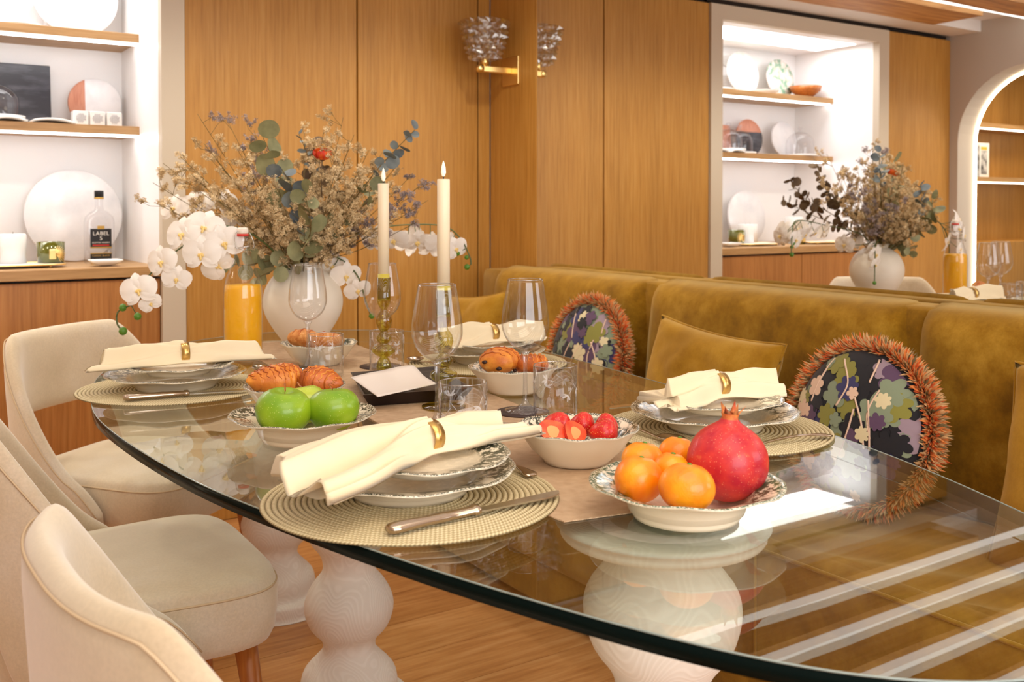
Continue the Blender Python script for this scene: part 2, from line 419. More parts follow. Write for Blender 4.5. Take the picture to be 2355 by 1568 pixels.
def grid_obj(name, fn, nu, nv, m, parent=None, loc=None, rot=None, closed_u=False, solid=0, mats=None, smooth=True):
    bm = bmesh.new(); V = [[bm.verts.new(fn(i / (nu if closed_u else nu - 1), j / (nv - 1))) for j in range(nv)] for i in range(nu)]
    for i in range(nu if closed_u else nu - 1):
        for j in range(nv - 1):
            bm.faces.new((V[i][j], V[(i + 1) % nu][j], V[(i + 1) % nu][j + 1], V[i][j + 1]))
    bmesh.ops.remove_doubles(bm, verts=bm.verts, dist=1e-5)
    bmesh.ops.recalc_face_normals(bm, faces=bm.faces)
    o = link_bm(name, bm, m, parent, smooth, loc, rot, mats)
    if solid:
        s = o.modifiers.new('s', 'SOLIDIFY'); s.thickness = solid; s.offset = 0
    return o
def text_obj(name, s, size, m, parent, loc, rot=(PI / 2, 0, 0)):
    cu = bpy.data.curves.new(name, 'FONT'); cu.body = s; cu.size = size; cu.extrude = .0003; cu.align_x = 'CENTER'; cu.align_y = 'CENTER'
    cu.offset = 0; cu.space_character = 1.1
    cu.materials.append(m); o = bpy.data.objects.new(name, cu); C.objects.link(o); o.parent = parent; o.location = loc; o.rotation_euler = rot
    dg = bpy.context.evaluated_depsgraph_get(); me = bpy.data.meshes.new_from_object(o.evaluated_get(dg)); bpy.data.objects.remove(o)
    o = bpy.data.objects.new(name, me); C.objects.link(o); o.parent = parent; o.location = loc; o.rotation_euler = rot
    return o

# ================================================================ THE SETTING
XL, YF = -3.24, -4.90          # left wall, wall behind the camera
ZC = 2.20
fl = struct(box('floor', (XL - 1.9, YF, -.06), (.12, .7, -.012), M['dark']))
row = 0; y = 0.0
while y > YF + .1:
    x = XL - .0 - random.random() * 1.2
    while x < 0:
        x2 = x + 1.3 + random.random() * .3
        a, b = max(x, XL), min(x2, 0)
        if b - a > .05:
            p = box('plank', (a + .001, max(y - .19, YF) + .001, -.012), (b - .001, y - .001, 0), M['floor_wood'] if random.random() < .6 else M['floor_wood_pale'], fl)
        x = x2
    y -= .19
glow_m = emit('gap_glow', (1, .95, .88), 2.3)  # added glow standing in for brightly lit white ceiling gaps
ce = struct(box('ceiling', (XL - 1.9, YF, ZC), (.12, .7, ZC + .06), M['paint']))
y = -.21; first = True
while y > -4.6:
    wd = .29 if first else .2
    bm = bmesh.new(); x0, x1 = (-2.75 if first else -3.2), -.01
    nx = 14
    V = []
    for i in range(nx + 1):
        xx = x0 + (x1 - x0) * i / nx; q = lambda s: .008 * noise.noise((xx * 2.1, y * 3 + s, s * 7.7))
        V.append([bm.verts.new((xx, y + q(1), 2.125 + q(2))), bm.verts.new((xx, y - wd + q(3), 2.125 + q(4))), bm.verts.new((xx, y - wd + q(3), ZC)), bm.verts.new((xx, y + q(1), ZC))])
    for A, B in zip(V[:-1], V[1:]):
        for k in range(4): bm.faces.new((A[k], A[(k + 1) % 4], B[(k + 1) % 4], B[k]))
    bm.faces.new(V[0]); bm.faces.new(V[-1]); bmesh.ops.recalc_face_normals(bm, faces=bm.faces)
    link_bm('beam', bm, M['beam'], ce)
    if y < -.2: box('added_gap_glow', (-3.2, y - wd - .108, 2.150), (-.02, y - wd - .002, ZC - .001), glow_m, ce)  # added glowing slab, makes the gap between beams look lit
    y -= wd + .11; first = False
box('soffit', (XL, -.19, 2.135), (0, 0, ZC), M['paint'], ce)

wb = struct(box('wall_back', (XL, .62, 0), (.12, .70, ZC), M['paint']))
for a, b in ((XL + .002, -2.643), (-1.256, -.606), (-.600, -.063), (-.057, -.002)):
    box('panel', (a, 0, 0), (b, .03, 2.11), M['oak'], wb, .002)
box('backing', (-1.258, .03, 0), (0, .10, 2.135), M['dark'], wb)
box('backing', (XL, .03, 0), (-2.64, .10, 2.135), M['dark'], wb)
box('backing', (-2.64, .01, 2.12), (-1.25, .10, ZC), M['dark'], wb)
wr = struct(box('wall_right', (.03, YF, 0), (.12, .1, ZC), M['paint']))
box('panel', (0, -.338, 0), (.03, 0, 2.125), M['oak'], wr, .002)
for k in range(1): box('wainscot', (.0, YF, 0), (.03, -.345, .86), M['oak'], wr)
mir = thing('wall_mirror', 'large wall mirror behind the sofa, running from the wooden pilaster', 'mirror', (0, -2.6, .86))
box('mirror_glass', (.001, -2.26, 0), (.012, 2.258, 1.262), M['mirror'], mir)
box('mirror_edge', (.002, 2.255, 0), (.014, 2.261, 1.262), M['mirror_edge'], mir)
# left wall with an arched opening
bm = bmesh.new()
ya, yb_, zs = -.05, -.89, 1.50; yc = (ya + yb_) / 2; ar = (ya - yb_) / 2
arch = [(ya, 0), (ya, zs)] + [(yc + ar * math.cos(t), zs + ar * math.sin(t)) for t in [PI * k / 24 for k in range(1, 24)]] + [(yb_, zs), (yb_, 0)]
outl = [(0, 0)] + arch + [(YF, 0), (YF, ZC), (yc, ZC), (0, ZC)]
# build the wall as strips around the arch
def wall_quad(p):
    lo = [bm.verts.new((XL, a, b)) for a, b in p]; hi = [bm.verts.new((XL - .19, a, b)) for a, b in p]; n = len(p)
    bm.faces.new(lo); bm.faces.new(hi)
    for k in range(n): bm.faces.new((lo[k], lo[(k + 1) % n], hi[(k + 1) % n], hi[k]))
wall_quad([(.62, 0), (ya, 0), (ya, zs), (ya, ZC), (.62, ZC)])
wall_quad([(yb_, 0), (YF, 0), (YF, ZC), (yb_, ZC), (yb_, zs)])
ap = arch[1:-1]
for (a, b) in zip(ap[:-1], ap[1:]): wall_quad([a, b, (b[0], ZC), (a[0], ZC)])
bmesh.ops.recalc_face_normals(bm, faces=bm.faces)
wl = struct(link_bm('wall_left', bm, M['wall_taupe']))
tube('light_strip', [(XL - .17, a, b) for a, b in [(ya - .008, .3)] + [(yc + (a - yc) * .975, zs + (b - zs) * .975) for a, b in arch[1:-1]] + [(yb_ + .008, .3)]], .006, emit('arch_led', (1, .84, .6), 14), wl, 6)
# wall behind the camera, with a window
wf = bmesh.new()
for a, b in (((XL, 0), (-3.0, ZC)), ((-.6, 0), (.12, ZC)), ((-3.0, 0), (-.6, .75)), ((-3.0, 2.15), (-.6, ZC))):
    bx(wf, (a[0], YF - .08, a[1]), (b[0], YF, b[1]))
struct(link_bm('wall_front', wf, M['paint']))
bm = bmesh.new()
for x in (-3.0, -2.2, -1.4, -.65): bx(bm, (x, YF - .06, .75), (x + .05, YF - .01, 2.15))
for z in (.75, 1.45, 2.10): bx(bm, (-3.0, YF - .06, z), (-.6, YF - .01, z + .05))
struct(link_bm('window_1', bm, M['white_gloss']))
# room beyond the arch
struct(box('wall_alcove', (-5.12, YF + 2.5, 0), (-5.08, .7, ZC), M['paint']))
al = thing('alcove_bookcase', 'wooden alcove bookcase beyond the arch with lit shelves', 'bookcase', (-3.9, .1, 0))
box('back_panel', (-1.1, .22, .9), (.42, .25, 2.19), M['oak'], al)
box('side_panel', (.43, -.10, 0), (.46, .25, 2.19), M['white_gloss'], al)
box('side_panel', (-1.13, -.10, 0), (-1.1, .25, 2.19), M['oak'], al)
box('cabinet_base', (-1.1, -.02, 0), (.42, .25, .90), M['oak'], al, .004)
strip_w = emit('led_warm', (1, .86, .66), 9); strip_c = emit('led_white', (.98, .98, 1), 16)
for z in (1.28, 1.62):
    s = box('shelf', (-.95, -.03, z), (.42, .22, z + .03), M['oak_h'], al)
    box('light_strip', (-.94, -.028, z - .008), (.41, -.012, z - .001), strip_w, s)
box('light_strip', (.405, -.06, 1.0), (.42, -.045, 2.0), strip_w, al)

# ---- lit display niche
n0, n1, nd, nt = -2.553, -1.338, .585, 2.038
cab = thing('display_niche', 'white lit display niche with two shelves above a wooden cabinet', 'cabinet', (0, 0, 0))
bm = bmesh.new()
bx(bm, (n0 - .02, nd, 0), (n1 + .02, nd + .03, nt + .02)); bx(bm, (n0 - .03, .03, 0), (n0, nd, nt + .02)); bx(bm, (n1, .03, 0), (n1 + .03, nd, nt + .02)); bx(bm, (n0 - .03, .03, nt), (n1 + .03, nd + .03, nt + .03))
link_bm('niche_lining', bm, M['niche_white'], cab)
bm = bmesh.new()
bx(bm, (-2.64, -.012, 0), (n0, .03, 2.11)); bx(bm, (n1, -.012, 0), (-1.259, .03, 2.11)); bx(bm, (n0, -.012, nt), (n1, .03, 2.11))
link_bm('niche_frame', bm, M['frame'], cab)
for z in (1.383, 1.722):
    s = box('shelf', (n0, .30, z), (n1, nd, z + .031), M['oak_h'], cab, .001)
    box('light_strip', (n0, .325, z - .007), (n1, .345, z - .0005), strip_c, s)
box('countertop', (n0, .0, .880), (n1, nd, .915), M['oak_h'], cab, .002)
for a, b in ((n0 + .002, -1.95), (-1.946, n1 - .002)): box('cabinet_door', (a, .012, .06), (b, .035, .872), M['oak_door'], cab, .002)
box('plinth', (n0, .05, 0), (n1, .10, .06), M['dark'], cab)

# ================================================================ NICHE CONTENTS
def disc_board(name, label, x, z, r, y, m, lean=.12, th=.012, half=None, hm=None, cat='board'):
    """round board leaning on the back of the niche; z = shelf level"""
    t = thing(name, label, cat, (x, y, z))
    bm = bmesh.new(); segs = 56
    for side, mm in ((0, 0),):
        lathe_bm(bm, [(0, -th / 2), (r - .002, -th / 2), (r, -th / 2 + .002), (r, th / 2 - .002), (r - .002, th / 2), (0, th / 2)], segs)
    if half is not None:
        ax = 0 if hm[0] == 'x' else 1; co = [0, 0, 0]; co[ax] = half; no = [0, 0, 0]; no[ax] = 1
        bmesh.ops.bisect_plane(bm, geom=bm.verts[:] + bm.edges[:] + bm.faces[:], plane_co=co, plane_no=no)
        for f in bm.faces:
            c = f.calc_center_median()
            if (c.x < half if hm[0] == 'x' else c.y > half): f.material_index = 1
    R_ = Matrix.Translation((0, 0, r)) @ Matrix.Rotation(PI / 2 - lean, 4, 'X')
    bm.transform(R_); bmesh.ops.recalc_face_normals(bm, faces=bm.faces)
    link_bm('board', bm, m, t, False, mats=[m, hm[1]] if half is not None else None)
    return t
ZS1, ZS2, ZT = .915, 1.414, 1.753
c_ = WY(170, 490, .5)
disc_board('marble_board', 'large round white marble board behind the whisky bottle on the counter', c_.x, ZS1, .172, .50, M['marble'])
disc_board('marble_board', 'round white marble board on the top shelf, cut by the photo edge', WY(178, 0, .5).x, ZT, .15, .50, M['marble'])
disc_board('serving_board', 'round board half pink wood half white marble behind the white cubes', WY(220, 230, .5).x, ZS2, .095, .50, M['marble'], half=-.035, hm=('x', M['pink_wood']))
disc_board('serving_board', 'round board half pink wood half black marble on the middle shelf', -2.07, ZS2, .105, .50, M['black_marble'], half=.03, hm=('y', M['pink_wood']))
disc_board('marble_board', 'grey marble round board behind the second glass dome', -2.36, ZS2, .105, .50, M['marble'])
disc_board('marble_board', 'round white marble board at the far end of the counter', -2.05, ZS1, .15, .50, M['marble'])
def slab(label, x0, x1, z, h, m, name='marble_slab'):
    o = box(name, (x0, -.006, 0), (x1, .006, h), m, None, .002); o.location = (0, .52, z); o.rotation_euler = (math.radians(-7), 0, 0)
    return tag(o, label, 'board')
s_ = WY(122, 150, .5)
slab('square black marble slab behind the glass dome on the middle shelf', s_.x - .27, s_.x, ZS2 + .002, s_.z - ZS2, M['black_marble'])
slab('square pink wooden slab leaning at the middle shelf', -2.04 + .09, -2.04 + .24, ZS2 + .002, .17, M['pink_wood'], 'wood_slab')
def dome(label, x, y, z, r, h):
    t = thing('glass_dome', label, 'dome', (x, y, z))
    pr = [(r, .012), (r, h * .45)] + [(r * math.cos(a), h * .45 + (h * .55 - .01) * math.sin(a)) for a in [PI / 2 * k / 8 for k in range(1, 9)]]
    lathe('dome', pr[:-1] + [(0.0, pr[-1][1])], M['dome_glass'], t)
    lathe('knob', [(0, h - .008), (.006, h - .006), (.006, h + .004), (.012, h + .012), (.009, h + .022), (0, h + .024)], M['solid_glass'], t, 20)
    lathe('base', [(0, 0), (r + .02, 0), (r + .02, .010), (0, .012)], M['white_gloss'], t)
    return t
d_ = WY(4, 180, .42)
dome('glass dome in front of the square black marble slab', WY(-8, 180, .40).x, .40, ZS2 + .015, .075, .13)
dome('glass dome in front of the pink wooden slab', -2.2 + .31, .40, ZS2, .07, .14)
dome('glass dome in front of the grey marble round board', -2.36, .38, ZS2, .08, .15)
# clear jar with gilt handle on the top shelf
t = thing('glass_cloche', 'glass cloche with curved gold handle on the top shelf', 'cloche', (WY(45, 30, .42).x, .40, ZT))
lathe('bell', [(.09, .01), (.088, .06), (.07, .11), (.03, .14), (0, .145)], M['dome_glass'], t)
lathe('base', [(0, 0), (.075, 0), (.09, .006), (.075, .012), (0, .012)], M['white_gloss'], t)
tube('handle', catmull([(.04, -.04, .10), (.05, -.04, .13), (.075, -.04, .16), (.07, -.04, .19)]), .005, M['brass'], t)
# white cubes with grey emblem (scented candles in boxes)
for i, px in enumerate((186, 224, 263)):
    o = WY(px, 283, .36); s = .052
    t = thing('candle_box', ('left', 'middle', 'right')[i] + 'most white cube with a grey round emblem on the shelf' if i != 1 else 'white cube with grey emblem between the two other cubes', 'box', (o.x, .37, ZS2), 0, 'white cubes on the middle shelf')
    box('carton', (-s / 2, -s / 2, 0), (s / 2, s / 2, s), M['white_gloss'], t, .002)
    bm = bmesh.new()
    for k in range(-2, 3):
        for l in range(-2, 3):
            if k * k + l * l > 6: continue
            ctr = Vector((k * .0068 + (l % 2) * .002, -s / 2 - .0006, s / 2 + l * .0068))
            tube_bm(bm, [ctr + Vector((.0028 * math.cos(a), 0, .0028 * math.sin(a))) for a in [2 * PI * q / 8 for q in range(8)]], .0007, 4)
    link_bm('emblem', bm, M['grey_print'], t)
# open white books / marble rests on middle shelf
for (a, b, lab) in ((-20, 60, 'open white book lying under the glass dome'), (70, 168, 'open white book lying beside the white cubes')):
    A, B = WY(a, 280, .36), WY(b, 280, .36); L = B.x - A.x
    t = thing('open_book', lab, 'book', (A.x, .36, ZS2))
    grid_obj('page_block', lambda u, v: Vector((u * L, (v - .5) * .13, .004 + .010 * math.sin(PI * min(u * 1.1, 1)) ** .6)), 16, 4, M['page'], t, solid=.008)
# whisky bottle
bo = WY(228, 583, .30)
t = thing('whisky_bottle', 'empty rectangular whisky bottle with black label on the counter', 'bottle', (bo.x, .30, ZS1))
def rrect(r, z, a, i):
    # squarish cross-section for the body rows
    return r, z
bm = bmesh.new(); rows = []
prof = [(.0, .046), (.004, .049), (.006, .05), (.150, .050), (.168, .046), (.184, .030), (.192, .016), (.205, .0135), (.232, .0135)]
for z, r in prof:
    k = sm(z, .165, .195); row = []
    for q in range(40):
        a = 2 * PI * q / 40; c, s = math.cos(a), math.sin(a)
        e = .35 + .65 * k
        x_ = r * math.copysign(abs(c) ** e, c); y_ = (r * .52 * (1 - k) + r * k) * math.copysign(abs(s) ** e, s)
        row.append(bm.verts.new((x_, y_, z)))
    rows.append(row)
for A, B in zip(rows[:-1], rows[1:]):
    for q in range(40): bm.faces.new((A[q], A[(q + 1) % 40], B[(q + 1) % 40], B[q]))
bm.faces.new(rows[0]); bmesh.ops.recalc_face_normals(bm, faces=bm.faces)
link_bm('glass_body', bm, M['dome_glass'], t, True)
lathe('cap', [(0, .262), (.0155, .262), (.016, .258), (.016, .232), (0, .232)], M['label_black'], t, 24)
lathe('cap_ring', [(.0165, .232), (.0165, .238), (.0155, .238), (.0155, .232)], M['label_gold'], t, 24, close=True)
fy = -.0285
lb = box('label', (-.036, fy, .055), (.036, fy + .001, .125), M['label_black'], t)
box('label_crest', (-.012, fy - .0006, .124), (.012, fy + .0005, .136), M['label_gold'], lb)
text_obj('lettering', 'LABEL', .0190, M['label_white'], lb, (0, fy - .001, .108))
text_obj('lettering', '5', .019, M['label_white'], lb, (0, fy - .001, .0905))
text_obj('lettering', 'SCOTCH WHISKY', .0068, M['label_white'], lb, (0, fy - .001, .0755))
box('label_stripe', (-.036, fy - .0005, .056), (.036, fy + .0005, .060), M['label_gold'], lb)
box('label_red_line', (-.028, fy - .0005, .064), (.028, fy + .0005, .069), M['label_red'], lb)
l2 = box('lower_label', (-.036, fy, .014), (.036, fy + .001, .036), M['label_black'], t)
text_obj('lettering', 'CLASSIC BLACK', .0078, M['label_gold'], l2, (0, fy - .001, .029))
box('label_stripe', (-.036, fy - .0005, .036), (.036, fy + .0005, .039), M['label_gold'], l2)
lathe('glass_foot', [(0, .0), (.049, .0), (.05, .006), (0, .008)], M['label_gold'], t, 4, loc=(0, 0, 0), rot=(0, 0, PI / 4))
for c in t.children:
    if c.name.startswith('glass_foot'): c.scale = (.98, .5, 1)
# votive with golden sun
vo = WY(116, 590, .20)
t = thing('votive', 'olive glass votive with a golden sun face on the counter', 'votive', (vo.x, .20, ZS1 + .014))
lathe('cup', [(0, 0), (.042, 0), (.046, .07), (.043, .07), (.039, .006), (0, .006)], M['olive_glass_flat'], t, 32)
bm = bmesh.new(); bx(bm, (-.012, -.050, .012), (.010, -.046, .046), .002)
for k in range(-4, 9):
    a = k * .22 - .2; d = Vector((math.cos(a), 0, math.sin(a)))
    p0 = Vector((.010, -.048, .03)) if k > -5 else 0
    tube_bm(bm, [p0 + d * .002, p0 + d * .014 + Vector((0, .001, .002)), p0 + d * .030 + Vector((0, .006, -.001))], [.0022, .0018, .0008], 5)
link_bm('sun_relief', bm, M['brass'], t)
dup(t, (-2.13, .2, ZS1 + .0), 0, 'olive glass votive farther left on the counter, seen in the mirror')
# trays
for (x, lab) in ((WY(60, 600, .14).x - .03, 'gold rimmed oval tray under the votive and pillar candle'), (-2.3, 'gold rimmed oval tray at the left end of the counter')):
    t = thing('gold_tray', lab, 'tray', (x, .17, ZS1))
    el = [(.15 * math.copysign(abs(math.cos(a)) ** .6, math.cos(a)), .085 * math.copysign(abs(math.sin(a)) ** .6, math.sin(a))) for a in [2 * PI * k / 48 for k in range(48)]]
    prism('plate', el, .008, .012, M['marble'], t)
    bm = bmesh.new(); pts = [Vector((p[0] * 1.01, p[1] * 1.01, .011)) for p in el]; tube_bm(bm, pts + [pts[0]], .0035, 6, cap=False); link_bm('rim', bm, M['brass'], t, True)
    for sx in (-.1, .1):
        for sy in (-.05, .05):
            lathe('foot', [(0, 0), (.006, 0), (.004, .008), (0, .008)], M['brass'], t, 10, loc=(sx, sy, 0))
for (x, y, z, r, h, lab) in ((WY(28, 590, .25).x, .24, ZS1 + .0125, .042, .10, 'thick white pillar candle beside the votive'), (-2.22, .30, ZS1, .05, .15, 'tall white pillar candle farther left on the counter'), (-1.93, .36, ZS1, .04, .11, 'white pillar candle in front of the left marble board')):
    t = thing('pillar_candle', lab, 'candle', (x, y, z))
    lathe('wax_body', [(0, 0), (r, 0), (r, h - .004), (r - .004, h), (r * .8, h - .002), (0, h - .005)], M['white_gloss'], t)
    tube('wick', [(0, 0, h - .006), (.001, 0, h + .006)], .001, M['wick'], t, 6)
# white square dish
o = WY(243, 603, .09)
t = thing('square_dish', 'small white square dish with turned corners in front of the bottle', 'dish', (o.x, .10, ZS1))
grid_obj('dish', lambda u, v: Vector(((u - .5) * .10, (v - .5) * .08, .004 + .018 * max(abs(u - .5) * 2, abs(v - .5) * 2) ** 3)), 13, 13, M['white_gloss'], t, solid=.004)
# top shelf left part: plates and bowls seen in the mirror
for (x, r, lab) in ((-2.00, .125, 'pale round plate standing on the top shelf'), (-2.31, .115, 'green and red patterned plate standing on the top shelf')):
    t = thing('display_plate', lab, 'plate', (x, .50, ZT))
    pm = mottled('plate_print', lin(214, 222, 212), lin(240, 236, 232), 22, .2) if r > .12 else mottled('plate_print_green', lin(120, 158, 132), lin(232, 214, 206), 26, .2, lo=.4, hi=.6)
    lathe('plate', [(0, 0), (r * .6, 0), (r, .014), (r, .018), (r * .6, .004), (0, .004)], pm, t, 48, loc=(0, 0, r), rot=(PI / 2 - .15, 0, 0))
t = thing('wooden_bowl', 'dark wooden bowl at the left end of the top shelf', 'bowl', (-2.43, .40, ZT))
lathe('bowl', [(0, 0), (.03, 0), (.085, .045), (.095, .07), (.09, .07), (.075, .045), (.02, .008), (0, .008)], M['leg_wood'], t)
t = thing('white_dish', 'low white dish in front of the plates on the top shelf', 'dish', (-2.08, .40, ZT))
lathe('dish', [(0, 0), (.05, 0), (.085, .022), (.08, .024), (.045, .006), (0, .006)], M['white_gloss'], t)
# bookcase beyond the arch
t = thing('framed_magazine', 'white book with yellow and black cover standing on the alcove shelf', 'book', (-3.78, .14, 1.31))
box('cover', (-.085, -.012, 0), (.085, .012, .22), M['page'], t)
box('cover_picture', (-.06, -.0135, .02), (.06, -.012, .17), M['print_dark'], t)
box('cover_band', (-.06, -.0135, .175), (.06, -.012, .195), M['print_yellow'], t)
for i, (hx, m) in enumerate(((.10, 'page'), (.118, 'print_dark'))):
    tag(box('book', (hx, -.05, 0), (hx + .014, .06, .20 - i * .01), M[m], None, .001, org=(-.0, 0, 0)), ('slim white book beside the magazine on the alcove shelf', 'slim grey patterned book at the end of the alcove row')[i], 'book').location = (-3.78, .12, 1.31)

# ---- wall sconce
t = thing('wall_sconce', 'brass wall sconce with spiky clear glass cup on the pilaster', 'lamp', (0, -.16, 1.665))
box('backplate', (-.008, -.058, -.057), (-.0, .058, .057), M['brass'], t, .003, 2)
box('arm', (-.150, -.012, -.013), (-.006, .012, .013), M['brass'], t, .004, 2)
lathe('arm_end', [(0, -.013), (.014, -.013), (.014, .013), (0, .013)], M['brass'], t, 24, loc=(-.150, -.0, .0), rot=(PI / 2, 0, 0))
lathe('socket', [(0, .01), (.012, .01), (.012, .05), (0, .05)], M['brass'], t, 16, loc=(-.128, 0, 0))
bm = bmesh.new(); rnd = random.Random(4)
nr, ns = 8, 18; V = []
def cup(i, k):
    z = .035 + i / nr * .155; r = .050 + (i / nr) ** .8 * .044
    a = 2 * PI * (k + .5 * (i % 2)) / ns
    return Vector((r * math.cos(a), r * math.sin(a), z))
for i in range(nr + 1): V.append([bm.verts.new(cup(i, k)) for k in range(ns)])
for i in range(nr):
    for k in range(ns):
        q = (V[i][k], V[i][(k + 1) % ns], V[i + 1][(k + 1) % ns], V[i + 1][k])
        c = sum((v.co for v in q), Vector()) / 4; nrm = Vector((c.x, c.y, -.012)).normalized()
        tip = bm.verts.new(c + nrm * (.016 + .006 * rnd.random()) + Vector((0, 0, .006 * (rnd.random() - .3))))
        for e in range(4): bm.faces.new((q[e], q[(e + 1) % 4], tip))
        tip2 = bm.verts.new(c * 1 - nrm * .004)
        for e in range(4): bm.faces.new((q[(e + 1) % 4], q[e], tip2))
bmesh.ops.recalc_face_normals(bm, faces=bm.faces)
t_gl = sheet_glass('sconce_crystal', (.96, .95, .93), .30, .04)
link_bm('glass_cup', bm, t_gl, t, False, loc=(-.128, 0, 0))

# ================================================================ SOFA
sofa = thing('banquette_sofa', 'long ochre velvet banquette sofa along the mirror wall', 'sofa', (0, 0, 0))
Y0, Y1 = -.16, -4.60
def soft_box(name, a, b, m, parent, bev=.04, segs=4, wob=.004, sub=10, seed=0):
    a, b = Vector(a), Vector(b)
    a, b = Vector(map(min, a, b)), Vector(map(max, a, b))
    bm = bmesh.new(); bx(bm, a, b)
    bmesh.ops.subdivide_edges(bm, edges=bm.edges, cuts=sub, use_grid_fill=True)
    ctr = (a + b) / 2; hs = (b - a) / 2
    for v in bm.verts:
        p = v.co - ctr; q = Vector([max(-h + bev, min(h - bev, c)) for c, h in zip(p, hs)]); d = p - q
        if d.length > 1e-6: p = q + d.normalized() * min(bev, d.length) if d.length > bev else q + d.normalized() * bev if max(abs(abs(c) - h) < 1e-6 for c, h in zip(p, hs)) else p
        n = noise.noise((v.co.x * 3 + seed, v.co.y * 3, v.co.z * 3)) * wob
        v.co = ctr + p + p.normalized() * n
    return link_bm(name, bm, m, parent, True)
st_ = None
box('base', (-.655, Y1, .02), (-.10, Y0 - .02, .14), M['velvet'], sofa, .012, 2, True)
soft_box('seat', (-.68, Y1, .14), (-.16, Y0 - .02, .43), M['velvet'], sofa, .035, wob=.006, sub=90)
soft_box('back_frame', (-.15, Y1, .10), (-.012, Y0, .885), M['velvet'], sofa, .035, wob=.003, sub=20)
edges = [-.275, -1.17, -2.10, -3.03, -3.96]
for k in range(4):
    a, b = edges[k], edges[k + 1]
    bm = bmesh.new(); NU, NV = 30, 24
    def bc(u, v, side):
        # u along Y, v up; puffed back cushion
        yy = a + (b - a) * u; zz = .42 + v * .475
        eu = min(u, 1 - u) * abs(b - a); ev = min(v, 1 - v) * .475
        rr = .075
        puff = math.sqrt(max(0, 1 - (1 - min(eu / rr, 1)) ** 2)) * math.sqrt(max(0, 1 - (1 - min(ev / rr, 1)) ** 2))
        xx = -.095 - (.085 * puff + .012 * math.sin(PI * u) * math.sin(PI * v) + .05 * (1 - v)) * (1 if side else -.2)
        wr_ = .004 * noise.noise((yy * 6, zz * 5, k))
        # round the top corners
        cr = .05
        if eu < cr and v > .5 and ev < cr:
            dx, dz = cr - eu, cr - ev; d = math.hypot(dx, dz)
            if d > cr:
                s = cr / d; yy += (1 if u < .5 else -1) * math.copysign(1, b - a) * (dx - dx * s); zz -= (dz - dz * s)
        return Vector((xx + wr_, yy, zz))
    for side in (1, 0):
        V = [[bm.verts.new(bc(i / NU, j / NV, side)) for j in range(NV + 1)] for i in range(NU + 1)]
        for i in range(NU):
            for j in range(NV): bm.faces.new((V[i][j], V[i + 1][j], V[i + 1][j + 1], V[i][j + 1]))
    bmesh.ops.remove_doubles(bm, verts=bm.verts, dist=.002); bmesh.ops.recalc_face_normals(bm, faces=bm.faces)
    link_bm('back_cushion', bm, M['velvet'], sofa, True)
# seat seams; the seat pad carries soft radiating folds
for o_ in sofa.children:
    if o_.name.startswith('seat') and not o_.name.startswith('seam'):
        for v in o_.data.vertices:
            if v.co.z > .40 and -.64 < v.co.x < -.20:
                v.co.z += .007 * math.sin((v.co.y * .8 + v.co.x * 1.2) * 26 + 3 * noise.noise((v.co.x * 3, v.co.y * 2, 1)))
for yy in (-1.17, -2.10, -3.03): tube('seam', [(-.684, yy, .16), (-.684, yy, .40), (-.66, yy, .436), (-.24, yy, .437)], .003, M['velvet'], sofa, 6)
tube('piping', [(-.682, Y0 - .05, .415), (-.683, Y1 + .05, .415)], .004, M['velvet'], sofa, 6)

def pillow(label, c, wdt, hgt, th, rx, rz, seed=0, tilt=0, name='throw_pillow'):
    t = thing(name, label, 'pillow', c, rz)
    def fn(u, v, s):
        a, b = u * 2 - 1, v * 2 - 1
        x = a * wdt / 2 * (1 - .07 * (1 - a * a) * 0 - .06 * (1 - abs(b) ** 2) * abs(a) ** 4 * 0); z = b * hgt / 2
        x *= 1 - .07 * (1 - b * b); z *= 1 - .09 * (1 - a * a)
        k = ((1 - abs(a) ** 2.6) * (1 - abs(b) ** 2.6)) ** .42
        y = s * th / 2 * k * (1 + .22 * noise.noise((a * 2 + seed, b * 2, s))) + .006 * noise.noise((a * 5 + seed, b * 5, s * 3)) * k
        return Vector((x, y, z))
    bm = bmesh.new()
    for s in (1, -1):
        n = 28; V = [[bm.verts.new(fn(i / n, j / n, s)) for j in range(n + 1)] for i in range(n + 1)]
        for i in range(n):
            for j in range(n): bm.faces.new((V[i][j], V[i + 1][j], V[i + 1][j + 1], V[i][j + 1]))
    bmesh.ops.remove_doubles(bm, verts=bm.verts, dist=.0008); bmesh.ops.recalc_face_normals(bm, faces=bm.faces)
    bm.transform(Matrix.Rotation(rx, 4, 'X') @ Matrix.Rotation(tilt, 4, 'Y'))
    link_bm('cover', bm, M['velvet_pillow'], t, True)
    pts = []
    n = 28
    ring = [(i / n, 0) for i in range(n)] + [(1, i / n) for i in range(n)] + [(1 - i / n, 1) for i in range(n)] + [(0, 1 - i / n) for i in range(n)]
    T = Matrix.Rotation(rx, 4, 'X') @ Matrix.Rotation(tilt, 4, 'Y')
    pts = [T @ fn(u, v, 0) for u, v in ring]; pts.append(pts[0])
    tube('piping', pts, .0035, M['velvet_pillow'], t, 6)
    return t
# local x of a pillow runs along the bench when rz = -90deg; its front (-y local) looks to -X
pillow('ochre velvet throw pillow leaning between the two fringed round cushions', (-.355, -1.615, .615), .46, .37, .14, math.radians(-14), math.radians(-90), 1, math.radians(4))
pillow('ochre velvet throw pillow in the far corner of the sofa', (-.34, -.37, .615), .42, .38, .14, math.radians(-16), math.radians(-90), 5, math.radians(-6))
pillow('ochre velvet throw pillow cut by the right edge of the photo', (-.35, -2.66, .615), .46, .40, .14, math.radians(-14), math.radians(-90), 9, 0)

